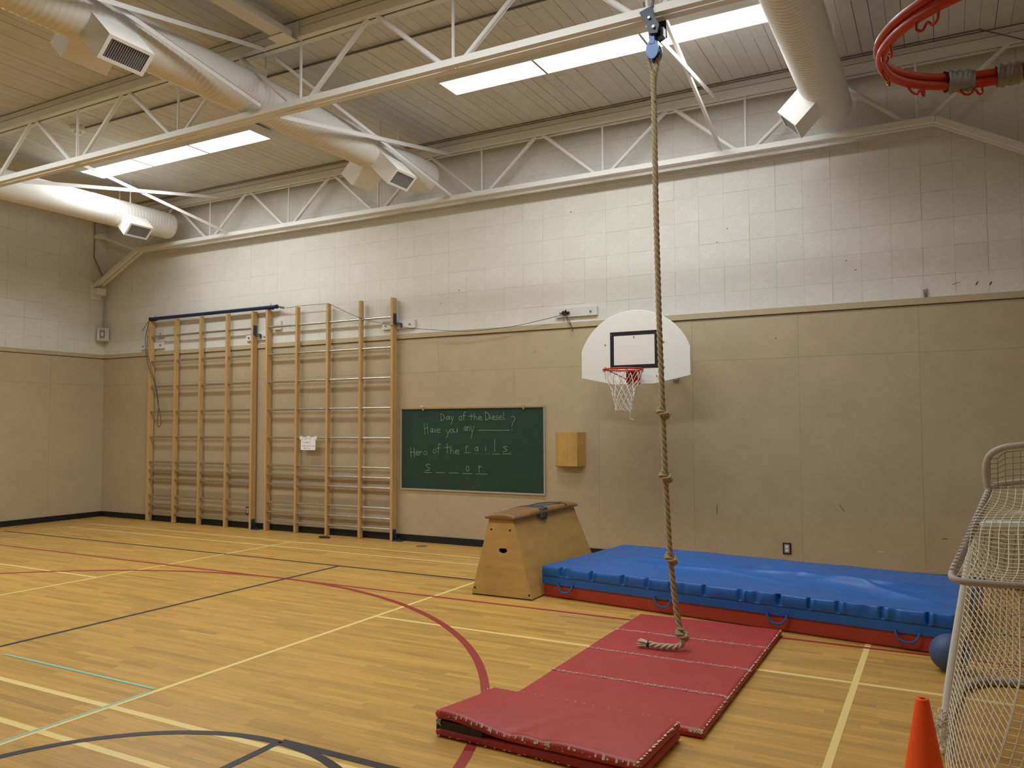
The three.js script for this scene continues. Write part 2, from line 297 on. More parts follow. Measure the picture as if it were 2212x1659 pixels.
// ------------------------------------------------------------------ air ducts
function duct(x, zEnd, diffs, label) {
  const y = 5.27, R = 0.2235, t = thing('air_duct', label, 'duct', [x, y, zEnd], 'round white air ducts');
  const prof = [[0.001, 0.0], [0.12, 0.001], [R - 0.03, 0.004], [R - 0.008, 0.014], [R, 0.034]];
  const L = 14.6 - zEnd; let z = 0.06;
  while (z < L) { const smooth = Math.floor(z / 1.55) % 2 === 1 && z < 6.5 && x < -10; const a = smooth ? 0.001 : 0.0062; prof.push([R, z], [R + a, z + 0.007], [R, z + 0.014]); z += 0.058; }
  prof.push([R, L]);
  const g = new THREE.LatheGeometry(prof.map(([r, s]) => new THREE.Vector2(r, s)), 30); g.rotateX(Math.PI / 2);
  obj('duct_pipe', g, M.duct, t);
  for (let s = 0.9; s < 8; s += 2.35) for (const k of [-1, 1]) obj('hanger_strap', box(k * 0.14 - 0.012, k * 0.14 + 0.012, 0.18, YC - y - 0.004, s - 0.002, s + 0.002), M.duct, t);
  for (const [s, side, rho, wd] of diffs) {
    const A = side * Math.PI / 4, m = new THREE.Matrix4().makeBasis(V(side * Math.SQRT1_2, -Math.SQRT1_2, 0), V(side * Math.SQRT1_2, Math.SQRT1_2, 0).multiplyScalar(side > 0 ? 1 : 1), V(0, 0, side > 0 ? 1 : -1));
    // local x outward, y across, z along the duct
    const at = (gg) => { const q = gg.clone(); q.applyMatrix4(m); q.translate(0, 0, s - zEnd); return q; };
    const h = wd / 2, l = 0.215, shell = [], th = 0.004;
    shell.push(at(box(0.1, rho, h - th, h, -l, l)), at(box(0.1, rho, -h, -h + th, -l, l)), at(box(0.1, rho, -h + th, h - th, l - th, l)), at(box(0.1, rho, -h + th, h - th, -l, -l + th)));
    const d = obj('diffuser', shell, M.white, t);
    const fr = extrude(shapeGeo([[-l, -h], [l, -h], [l, h], [-l, h]], [[[-l + 0.035, -h + 0.03], [-l + 0.035, h - 0.03], [l - 0.035, h - 0.03], [l - 0.035, -h + 0.03]]]), 0.006);
    fr.rotateY(Math.PI / 2); fr.translate(rho, 0, 0);
    obj('grille_frame', at(fr), M.white, d);
    const n = 17; for (let i = 0; i < n; i++) { const zz = -l + 0.05 + (2 * l - 0.1) * i / (n - 1); obj('slat', at(box(rho - 0.022, rho + 0.001, -h + 0.03, h - 0.03, zz - 0.003, zz + 0.003)), M.grey, d); }
    obj('throat', at(box(rho - 0.06, rho - 0.055, -h + th, h - th, -l + th, l - th)), M.black, d);
  }
  return t;
}
duct(-12.0, 0.37, [[1.22, 1, 0.43, 0.25]], 'round white duct above the corner, smallest in view');
duct(-6.424, 0.46, [[1.62, 1, 0.57, 0.23], [1.62, -1, 0.47, 0.23], [5.53, 1, 0.54, 0.23], [5.53, -1, 0.38, 0.23]], 'long round white duct with two pairs of diffusers');
duct(-1.019, 0.34, [[1.0, -1, 0.48, 0.25]], 'round white duct to one side of the climbing rope');

// ------------------------------------------------------------------ fluorescent ceiling lights
const lensMat = new THREE.MeshStandardMaterial({ color: '#ffffff', roughness: 0.6, emissive: LAMP_COLOR, emissiveIntensity: 2.2 });
function ceilingLight(x0, z, label) {
  const t = thing('ceiling_light', label, 'light', [x0, 5.69, z], 'three-panel fluorescent ceiling lights'), L = 3.66, h = 0.2;
  obj('housing', [box(0, L, 0.012, 0.115, -h, h), box(0, L, 0, 0.012, -h, -h + 0.012), box(0, L, 0, 0.012, h - 0.012, h), box(0, 0.012, 0, 0.012, -h + 0.012, h - 0.012), box(L - 0.012, L, 0, 0.012, -h + 0.012, h - 0.012)], M.white, t);
  for (let i = 0; i < 3; i++) obj('lens', box(i * 1.22 + 0.014, i * 1.22 + 1.206, 0.002, 0.011, -h + 0.014, h - 0.014), lensMat, t);
  for (let i = 1; i < 3; i++) obj('divider', box(i * 1.22 - 0.012, i * 1.22 + 0.012, -0.002, 0.011, -h + 0.012, h - 0.012), M.grey, t);
  obj('mounting', [box(0.3, 0.36, 0.115, 0.14, -0.1, 0.1), box(L - 0.36, L - 0.3, 0.115, 0.14, -0.1, 0.1)], M.grey, t);
  const l = new THREE.RectAreaLight(LAMP_COLOR, LAMP, L - 0.04, 2 * h - 0.03); l.position.set(L / 2, -0.006, 0); l.rotation.x = -Math.PI / 2; t.add(l); l.name = 'tube_light';
  return t;
}
const bays = [2.05, 5.67, 9.29];
bays.forEach((z, i) => {
  ceilingLight(-11.73, z, i ? `fluorescent ceiling light over the far side of the hall, ${['', 'second', 'last'][i]} row from the end wall` : 'fluorescent ceiling light above the wall bars, beside the corner duct');
  if (i < 2) ceilingLight(-5.05, z, i ? `fluorescent ceiling light on the rope side of the hall, ${['', 'second', 'last'][i]} row from the end wall` : 'fluorescent ceiling light behind the rope pulley');
});

// ------------------------------------------------------------------ wall bars (two climbing frames)
const RUNGS = [3.367, 2.907, 2.447, 1.99, 1.531, 1.078, 0.927, 0.773, 0.474, 0.318, 0.165];
function wallBars(xs, label, rungMat) {
  const x0 = xs[0], t = thing('wall_bars', label, 'wall bars', [x0, 0, 0], 'wooden climbing frames on the end wall');
  xs.forEach((x, i) => {
    const end = i === 0 || i === 4, z0 = end ? 0.026 : 0.056, g = worldUV(rbox(x - x0, x - x0 + 0.042, 0.002, 3.66, z0, 0.132, 0.004, 1), 1.1, 'y', i * 0.37, i * 0.71);
    obj('post', g, M.post, t);
  });
  for (const y of RUNGS) obj('rung', rod(V(0.02, y, 0.094), V(xs[4] - x0 + 0.02, y, 0.094), 0.0185, 12), rungMat, t);
  const xe = xs[4] - x0 + 0.042;
  obj('hinge_plate', [box(xe, xe + 0.005, 3.27, 3.42, 0.04, 0.12), box(xe, xe + 0.11, 3.262, 3.27, 0.045, 0.115), rod(V(xe + 0.1, 3.27, 0.05), V(xe + 0.1, 3.2, 0.05), 0.012)], M.blueSteel, t);
  obj('foot_plate', [box(xe, xe + 0.005, 0.012, 0.17, 0.04, 0.12), box(xe, xe + 0.15, 0.004, 0.014, 0.03, 0.13), rod(V(xe + 0.09, 0.014, 0.08), V(xe + 0.09, 0.045, 0.08), 0.012)], M.blueSteel, t);
  for (const y of [3.3, 3.39, 0.05, 0.13]) for (const z of [0.055, 0.105]) obj('plate_screw', rod(V(xe + 0.004, y, z), V(xe + 0.008, y, z), 0.005, 6), M.bolt, t);
  obj('caster', [rod(V(-0.045, 0.04, 0.07), V(-0.015, 0.04, 0.07), 0.038, 18), box(-0.04, -0.002, 0.04, 0.1, 0.05, 0.09), box(-0.03, -0.001, 0.16, 0.24, 0.05, 0.09), box(-0.04, -0.001, 0.86, 0.9, 0.06, 0.09)], M.blackRubber, t);
  return t;
}
const bars1 = wallBars([-12.84, -12.145, -11.5, -10.842, -10.235], 'wooden wall bars nearest the corner, blue pole across the top', M.chrome);
const bars2 = wallBars([-9.9, -9.241, -8.59, -7.932, -7.32], 'wooden wall bars beside the chalkboard, paper notice taped on', M.chrome);
obj('red_band', rod(V(1.32, 2.447, 0.094), V(1.345, 2.447, 0.094), 0.022, 12), std('#c8231c', 0.5), bars1, 'small red band on a rung');
{
  const t = thing('steel_pole', 'navy blue steel pole resting across the tops of wall bars', 'pole', [-12.82, 3.7, 0.1]);
  obj('pole_tube', rod(V(0, 0, 0), V(3.12, 0, 0), 0.031, 16), M.navy, t);
  obj('end_cap', rod(V(-0.03, 0, 0), V(0.0, 0, 0), 0.034, 14), M.black, t); obj('end_cap', rod(V(3.12, 0, 0), V(3.15, 0, 0), 0.034, 14), M.black, t);
  obj('saddle', box(0.0, 0.12, -0.039, -0.028, -0.03, 0.03), M.black, t); obj('saddle', box(2.92, 3.05, -0.039, -0.028, -0.03, 0.03), M.black, t);
  obj('eye_bolt', [rod(V(0.1, 0.028, 0), V(0.1, 0.06, 0), 0.006), rod(V(3.0, 0.028, 0), V(3.0, 0.065, 0), 0.006)], M.bolt, t);
  const chain = []; for (let i = 0; i < 5; i++) { const g = new THREE.TorusGeometry(0.018, 0.005, 6, 14); g.rotateX(i % 2 ? Math.PI / 2 : 0); g.translate(3.17 + i * 0.028, -0.005 - i * 0.006, 0); chain.push(g); }
  obj('chain', chain, M.wire, t);
}
tag(obj('steel_cable', [tube([V(-9.56, 3.668, 0.1), V(-9.4, 3.664, 0.1), V(-9.223, 3.672, 0.1), V(-8.9, 3.672, 0.1), V(-8.567, 3.668, 0.1)], 0.004, 6, 40), tube([V(-8.567, 3.668, 0.1), V(-7.93, 3.402, 0.141), V(-7.31, 3.239, 0.141), V(-6.9, 3.165, 0.14), V(-6.5, 3.118, 0.13), V(-6.05, 3.072, 0.12), V(-5.6, 3.075, 0.1), V(-5.2, 3.1, 0.09), V(-4.48, 3.205, 0.075)], 0.004, 6, 90)], M.wire), 'thin steel cable drooping from the wall bars to the pulley board', 'cable');
tag(obj('hanging_cord', [tube([V(-12.86, 3.67, 0.11), V(-12.9, 3.35, 0.15), V(-12.88, 3.05, 0.15), V(-12.78, 2.78, 0.152), V(-12.62, 2.5, 0.15), V(-12.53, 2.15, 0.15), V(-12.45, 1.9, 0.15), V(-12.44, 1.76, 0.15), V(-12.5, 1.7, 0.15), V(-12.53, 1.78, 0.15), V(-12.52, 2.1, 0.14), V(-12.6, 2.45, 0.142), V(-12.74, 2.8, 0.144), V(-12.86, 3.1, 0.142), V(-12.86, 3.4, 0.142)], 0.0055, 6, 120), tube([V(-12.87, 3.67, 0.11), V(-12.95, 3.55, 0.14), V(-13.0, 3.48, 0.15)], 0.005, 6, 20)], M.wire), 'dark loop of cord hanging beside the corner wall bars', 'cord');

// painted boards bolted to the tiles
function wallBoard(x0, x1, y0, y1, label, extra) {
  const t = thing('pulley_board', label, 'board', [x0, y0, 0.002], 'painted mounting boards on the tiled wall'), w = x1 - x0, h = y1 - y0;
  obj('plank', worldUV(rbox(0, w, 0, h, 0, 0.035, 0.002, 1), 0.8, 'x'), M.whitePlank, t);
  for (const x of w > 0.3 ? [0.07, w - 0.09] : [w / 2]) obj('bolt', rod(V(x, h * 0.45, 0.035), V(x, h * 0.45, 0.05), 0.013, 10), M.bolt, t);
  if (extra) extra(t, w, h);
}
wallBoard(-13.18, -12.54, 3.15, 3.29, 'white board behind the corner wall bars, lower of two', (t) => obj('ring', (() => { const g = new THREE.TorusGeometry(0.022, 0.006, 8, 18); g.translate(0.25, 0.07, 0.045); return g; })(), M.bolt, t));
wallBoard(-12.72, -12.55, 3.37, 3.49, 'short white block behind the corner wall bars, upper of two');
wallBoard(-10.45, -9.93, 3.17, 3.285, 'white board behind the gap between the wall bars');
wallBoard(-9.8, -9.65, 3.32, 3.47, 'short white block just inside the wall bars with the notice');
wallBoard(-7.55, -6.94, 3.19, 3.315, 'white board where the cable passes the last wooden post');
wallBoard(-4.6, -4.0, 3.18, 3.3, 'white board with pulley and turnbuckle left of the backboard', (t) => {
  obj('pulley', [rod(V(0.13, 0.05, 0.04), V(0.13, 0.05, 0.075), 0.03, 16), box(0.1, 0.2, 0.035, 0.07, 0.035, 0.05), rod(V(0.11, 0.045, 0.06), V(0.22, 0.055, 0.06), 0.006), rod(V(0.16, 0.05, 0.05), V(0.16, 0.09, 0.07), 0.01)], M.blackRubber, t);
  const tb = []; for (const s of [-1, 1]) tb.push(tube([V(0.17, 0.01, 0.06), V(0.2 + s * 0.014, -0.06, 0.06), V(0.235, -0.13, 0.055)], 0.005, 6, 14));
  tb.push(rod(V(0.15, 0.05, 0.06), V(0.17, 0.01, 0.06), 0.007), rod(V(0.235, -0.13, 0.055), V(0.25, -0.17, 0.055), 0.006), tube([V(0.25, -0.17, 0.055), V(0.262, -0.185, 0.055), V(0.25, -0.2, 0.055), V(0.235, -0.19, 0.055)], 0.005, 6, 14));
  obj('turnbuckle', tb, M.wire, t);
});

// ------------------------------------------------------------------ handwriting
const GL = {
  D: [[[.05, 1], [.1, 0]], [[0, 1], [.6, .85], [1, .5], [.7, .12], [.05, 0]]], a: [[[.85, .85], [.45, 1], [.05, .55], [.2, .1], [.6, .12], [.85, .6]], [[.85, 1], [.88, .2], [1, 0]]],
  y: [[[0, 1], [.5, .48]], [[1, 1], [.5, .48], [.1, 0]]], o: [ellipse(.5, .5, .48, .5, 14, 1.8, 8.1)], f: [[[1, .85], [.78, 1], [.55, .88], [.48, 0]], [[.05, .5], [.95, .56]]],
  t: [[[.5, 1], [.52, 0]], [[0, .58], [1, .64]]], h: [[[.05, 1], [.08, 0]], [[.08, .32], [.4, .52], [.75, .42], [.95, 0]]], e: [[[.1, .5], [.9, .55], [.8, .9], [.45, 1], [.1, .7], [.1, .25], [.5, 0], [1, .12]]],
  i: [[[.5, .72], [.5, 0]], [[.5, .98], [.5, 1]]], s: [[[.95, .9], [.5, 1], [.1, .8], [.4, .55], [.85, .35], [.7, .05], [0, 0]]], l: [[[.5, 1], [.5, 0]]], H: [[[.05, 1], [.2, 0]], [[.8, 1], [.95, .05]], [[.0, .5], [.98, .58]]],
  v: [[[0, 1], [.5, 0], [1, 1]]], u: [[[0, 1], [.05, .2], [.4, 0], [.8, .2], [.9, 1]], [[.9, 1], [1, 0]]], n: [[[0, 1], [.05, 0]], [[.05, .6], [.4, 1], [.8, .8], [.95, 0]]], r: [[[.1, 1], [.15, 0]], [[.12, .6], [.5, .95], [1, .85]]],
  '?': [[[0, .95], [.5, 1], [1, .8], [.8, .55], [.3, .35], [.2, 0]]], '.': [[[.4, .5], [.6, .5]]], _: [[[0, .5], [1, .5]]], O: [ellipse(.5, .5, .5, .5, 16, 1.8, 8.1)], d: [[[.9, 1], [.9, 0]], [[.9, .5], [.4, .6], [.05, .3], [.4, 0], [.9, .2]]],
  P: [[[.1, 1], [.1, 0]], [[.1, 1], [.9, .85], [.8, .5], [.1, .45]]], T: [[[0, 1], [1, 1]], [[.5, 1], [.5, 0]]], k: [[[.05, 1], [.05, 0]], [[.8, .6], [.05, .25], [.9, 0]]], Y: [[[0, 1], [.5, .5]], [[1, 1], [.5, .5], [.5, 0]]], '!': [[[.5, 1], [.5, .3]], [[.5, 0], [.5, .04]]],
};
function canvas(w, h) { const c = document.createElement('canvas'); c.width = w; c.height = h; return c; }
function write(ctx, list, S, H, lw, style) {          // list: [char, x, y, width, height] in metres from the lower left corner
  ctx.strokeStyle = style; ctx.lineCap = 'round'; ctx.lineJoin = 'round';
  for (const [c, x, y, w, h] of list) for (const st of GL[c]) {
    ctx.lineWidth = lw * (c === '.' ? 2 : rr(0.85, 1.15)); ctx.beginPath();
    st.forEach(([px, py], i) => { const X = (x + px * w) * S, Y = H - (y + py * h) * S; if (!i) ctx.moveTo(X, Y); else ctx.lineTo(X, Y); }); ctx.stroke();
  }
}
function canvasTex(c) { const t = new THREE.CanvasTexture(c); t.colorSpace = THREE.SRGBColorSpace; return t; }

// chalkboard
{
  const BW = 2.418, BH = 1.228, S = 800, c = canvas(Math.round(BW * S), Math.round(BH * S)), x = c.getContext('2d');
  x.fillStyle = '#17392a'; x.fillRect(0, 0, c.width, c.height);
  for (let i = 0; i < 900; i++) { x.strokeStyle = `rgba(190,205,190,${rr(0.004, 0.016)})`; x.lineWidth = rr(4, 26); const X = rr(0, c.width), Y = rr(0, c.height); x.beginPath(); x.moveTo(X, Y); x.lineTo(X + rr(-120, 120), Y + rr(-40, 40)); x.stroke(); }
  const smear = (cx, cy, rx, ry, n) => { for (let i = 0; i < n; i++) { const X = (cx + rr(-1, 1) * rx) * S, Y = c.height - (cy + rr(-1, 1) * ry) * S; x.strokeStyle = `rgba(205,215,205,${rr(0.03, 0.11)})`; x.lineWidth = rr(1, 7); x.beginPath(); x.moveTo(X, Y); x.lineTo(X + rr(-14, 40), Y + rr(10, 60)); x.stroke(); } };
  smear(0.75, 0.42, 0.3, 0.09, 40); smear(1.28, 0.16, 0.16, 0.1, 70); smear(1.2, 0.42, 0.25, 0.07, 30); smear(1.3, 0.63, 0.14, 0.06, 22);
  const T = [['D',0.711,1.033,0.071,0.105],['a',0.805,1.046,0.07,0.052],['y',0.891,0.967,0.047,0.131],['o',1.03,1.038,0.054,0.058],['f',1.084,1.038,0.061,0.123],['t',1.198,1.037,0.088,0.096],['h',1.289,1.036,0.053,0.109],['e',1.356,1.036,0.067,0.057],['D',1.475,1.035,0.074,0.121],['i',1.554,1.045,0.009,0.066],['e',1.586,1.041,0.051,0.057],['s',1.645,1.041,0.044,0.057],['e',1.696,1.04,0.051,0.057],['l',1.772,1.04,0.006,0.114],['.',1.794,1.041,0.007,0.008],['H',0.415,0.828,0.072,0.173],['a',0.528,0.855,0.048,0.06],['v',0.592,0.855,0.04,0.06],['e',0.639,0.855,0.071,0.059],['y',0.805,0.777,0.07,0.125],['o',0.875,0.856,0.054,0.052],['u',0.937,0.856,0.07,0.059],['a',1.114,0.882,0.046,0.065],['n',1.175,0.882,0.038,0.065],['y',1.228,0.766,0.061,0.187],['_',1.356,0.886,0.512,0.006],['?',1.897,0.945,0.065,0.144],['.',1.904,0.895,0.014,0.013],['H',0.164,0.478,0.082,0.149],['e',0.262,0.513,0.065,0.061],['r',0.335,0.521,0.048,0.054],['o',0.408,0.522,0.064,0.054],['o',0.576,0.548,0.056,0.056],['f',0.632,0.545,0.079,0.146],['t',0.782,0.547,0.086,0.145],['h',0.883,0.542,0.062,0.118],['e',0.96,0.541,0.077,0.062],['r',1.144,0.578,0.053,0.084],['_',1.121,0.557,0.106,0.005],['a',1.303,0.586,0.053,0.065],['i',1.477,0.589,0.009,0.088],['l',1.628,0.591,0.006,0.177],['_',1.584,0.547,0.138,0.006],['s',1.766,0.586,0.072,0.076],['_',1.759,0.552,0.136,0.007],['s',0.441,0.284,0.088,0.101],['_',0.417,0.255,0.136,0.006],['_',0.632,0.257,0.149,0.008],['_',0.852,0.255,0.17,0.012],['o',1.151,0.294,0.053,0.072],['_',1.091,0.254,0.167,0.009],['r',1.362,0.287,0.045,0.09],['_',1.317,0.255,0.193,0.008]];
  write(x, T, S, c.height, 4.4, 'rgba(212,224,212,0.68)'); write(x, [['_', 1.273, 0.549, 0.097, 0.004], ['_', 1.467, 0.549, 0.081, 0.004]], S, c.height, 3, 'rgba(222,232,222,0.35)');
  const t = thing('chalkboard', 'green chalkboard with white handwriting in aluminium frame', 'chalkboard', [-7.205, 0.765, 0.002]);
  obj('board_surface', box(0.01, BW - 0.01, 0.01, BH - 0.01, 0, 0.012), [0, 1, 2, 3, 4, 5].map((i) => (i === 4 ? new THREE.MeshStandardMaterial({ map: canvasTex(c), roughness: 0.7 }) : M.black)), t);
  const fr = M.alu = std('#c9c6bd', 0.35, { metalness: 0.6 });
  obj('frame_rail', box(0, BW, 0, 0.022, 0, 0.022), fr, t); obj('frame_rail', box(0, BW, BH - 0.03, BH, 0, 0.022), fr, t);
  obj('frame_rail', box(0, 0.02, 0.022, BH - 0.03, 0, 0.022), fr, t); obj('frame_rail', box(BW - 0.02, BW, 0.022, BH - 0.03, 0, 0.022), fr, t);
  obj('map_rail', [box(0.02, BW - 0.02, BH - 0.026, BH - 0.004, 0.022, 0.03)], std('#a98f67', 0.6), t);
  for (const px of [0.42, 2.1]) obj('map_clip', box(px - 0.012, px + 0.012, BH - 0.05, BH + 0.004, 0.03, 0.042), M.grey, t);
  obj('chalk_piece', rod(V(0.36, BH + 0.008, 0.014), V(0.4, BH + 0.008, 0.016), 0.008, 8), M.white, t);
}
// paper notice on the bars
{
  const c = canvas(420, 400), x = c.getContext('2d'), S = 420 / 0.31; x.fillStyle = '#eff0f0'; x.fillRect(0, 0, 420, 400);
  const L = [['O', .05, .235, .03, .045], ['u', .085, .235, .025, .032], ['t', .115, .235, .022, .05], ['o', .17, .23, .024, .03], ['f', .198, .225, .026, .055],
    ['O', .035, .155, .04, .05], ['r', .08, .155, .022, .03], ['d', .105, .155, .026, .05], ['e', .135, .155, .024, .03], ['r', .163, .155, .02, .03], ['!', .2, .14, .006, .065]];
  const small = (s, X, Y, w, h) => { for (const ch of s) { if (ch !== ' ') L.push([ch, X, Y, w * 0.75, 'PldTkYh'.includes(ch) ? h * 1.5 : h]); X += w; } };
  small('Please do not use', .035, .085, .0155, .017); small('Thank You', .06, .03, .016, .018);
  write(x, L, S, 400, 5, '#3a3a3c');
  const t = thing('paper_notice', 'white paper notice taped to a rung, out of order message', 'notice', [-9.11, 1.335, 0.118]);
  obj('paper_sheet', (() => { const g = new THREE.PlaneGeometry(0.31, 0.205, 12, 8); const p = g.attributes.position; for (let i = 0; i < p.count; i++) p.setZ(i, 0.004 * Math.sin(p.getX(i) * 14 + 1) + 0.006 * (0.1 - p.getY(i)) * 3); g.translate(0.155, 0.1025, 0); return g; })(), new THREE.MeshStandardMaterial({ map: canvasTex(c), roughness: 0.8, side: THREE.DoubleSide }), t);
  for (const px of [-0.02, 0.285]) obj('tape_strip', rbox(px, px + 0.055, 0.168, 0.222, -0.004, 0.006, 0.002, 1), M.white, t);
  obj('tape_strip', rbox(0.13, 0.19, 0.19, 0.225, -0.002, 0.007, 0.002, 1), M.white, t);
}
// slatted wooden wall box
{
  const t = thing('wall_box', 'small bow-fronted wooden box on the wall beside chalkboard', 'box', [-4.4, 1.175, 0.001]);
  const pl = [[-0.235, 0], [-0.155, 0.1], [-0.012, 0.125], [0.135, 0.12], [0.205, 0]];
  for (let i = 0; i < 4; i++) { const p = V(pl[i][0], 0, pl[i][1]), q = V(pl[i + 1][0], 0, pl[i + 1][1]); const g = box(0, p.distanceTo(q) - 0.0015, 0, 0.45, -0.012, 0); worldUV(g, 1.2, 'y', i * 0.4, i * 0.3); const m = new THREE.Matrix4().makeBasis(q.clone().sub(p).normalize(), UPV, q.clone().sub(p).normalize().cross(UPV)).setPosition(p); g.applyMatrix4(m); obj('front_board', g, M.ply, t); }
  for (const y of [0.004, 0.434]) { const g = extrude(shapeGeo(pl.map(([a, b]) => [a * 0.93, -b * 0.9])), 0.012); g.rotateX(-Math.PI / 2); g.translate(0, y, 0); obj('end_board', g, M.ply, t); }
}
// outlets, junction box, hook
function outlet(x, y, label) {
  const t = thing('wall_outlet', label, 'outlet', [x, y, 0.0012], 'electrical outlets low on the end wall');
  obj('cover_plate', rbox(-0.047, 0.047, -0.066, 0.066, 0, 0.008, 0.003, 1), M.black, t); obj('insert', rbox(-0.03, 0.03, -0.05, 0.05, 0.008, 0.012, 0.002, 1), M.grey, t);
  for (const s of [-1, 1]) { const g = rod(V(0, s * 0.021, 0.012), V(0, s * 0.021, 0.016), 0.017, 16); obj('socket_face', g, M.white, t); }
}
outlet(-1.65, 0.268, 'black outlet plate on the bare tan wall above blue mat'); outlet(-10.39, 0.29, 'small outlet seen between rungs of the corner wall bars');
{
  const t = thing('junction_box', 'white caged electrical box in the corner of the hall', 'electrical box', [-14.175, 3.49, 0.125]); t.rotation.y = Math.PI / 4;
  obj('box_body', rbox(-0.1, 0.1, -0.125, 0.125, -0.05, 0.06, 0.006), M.white, t); obj('switch_plate', rbox(-0.05, 0.05, -0.08, 0.08, 0.06, 0.07, 0.003), M.grey, t); obj('switch', box(-0.015, 0.015, -0.03, 0.03, 0.07, 0.085), M.white, t);
  const cage = []; for (const s of [-1, 1]) { cage.push(rod(V(s * 0.085, -0.11, 0.095), V(s * 0.085, 0.11, 0.095), 0.004, 6), rod(V(-0.085, s * 0.11, 0.095), V(0.085, s * 0.11, 0.095), 0.004, 6), rod(V(s * 0.03, -0.11, 0.095), V(s * 0.03, 0.11, 0.095), 0.004, 6)); for (const u of [-1, 1]) cage.push(rod(V(s * 0.085, u * 0.11, 0.055), V(s * 0.085, u * 0.11, 0.095), 0.004, 6)); }
  obj('wire_guard', cage, M.grey, t); obj('conduit_pipe', rod(V(0, 0.125, -0.06), V(0, 0.72, -0.06), 0.014, 10), M.grey, t);
}
tag(obj('corner_conduit', [rod(V(-14.282, 5.7, 0.27), V(-14.282, 4.97, 0.27), 0.012, 8), rod(V(-14.282, 4.97, 0.27), V(-14.27, 4.5, 0.02), 0.012, 8)], std('#8a7f6c', 0.6)), 'dark conduit bending down the tiled side wall under the duct', 'conduit');
{
  const t = thing('wall_hook', 'small grey steel hook bracket just above the tan panels', 'hook', [-0.145, 3.108, 0.002]);
  obj('back_plate', box(-0.03, 0.03, 0, 0.1, 0, 0.004), M.whitePlank, t); obj('hook_tube', [rod(V(0, 0.005, 0.02), V(-0.003, 0.082, 0.03), 0.011, 10), rod(V(0.022, 0.0, 0.012), V(0.02, 0.1, 0.012), 0.004, 6)], M.grey, t); obj('hook_bore', rod(V(-0.003, 0.08, 0.0298), V(-0.003, 0.0835, 0.0305), 0.009, 10), M.black, t);
}

// ------------------------------------------------------------------ netting helper: square mesh of cord over a surface f(u, v)
function netting(f, nu, nv, r) {
  const g = [], P = []; for (let i = 0; i <= nu; i++) { P.push([]); for (let j = 0; j <= nv; j++) P[i].push(f(i / nu, j / nv)); }
  const seg = (a, b) => { if (a.distanceTo(b) > 1e-4) { const c = new THREE.CylinderGeometry(r, r, a.distanceTo(b) + r, 4, 1, true); c.rotateX(Math.PI / 2); c.translate(0, 0, a.distanceTo(b) / 2); c.applyMatrix4(frameMatrix(a, b)); g.push(c); } };
  for (let i = 0; i <= nu; i++) for (let j = 0; j <= nv; j++) { if (i < nu) seg(P[i][j], P[i + 1][j]); if (j < nv) seg(P[i][j], P[i][j + 1]); }
  return merge(g);
}

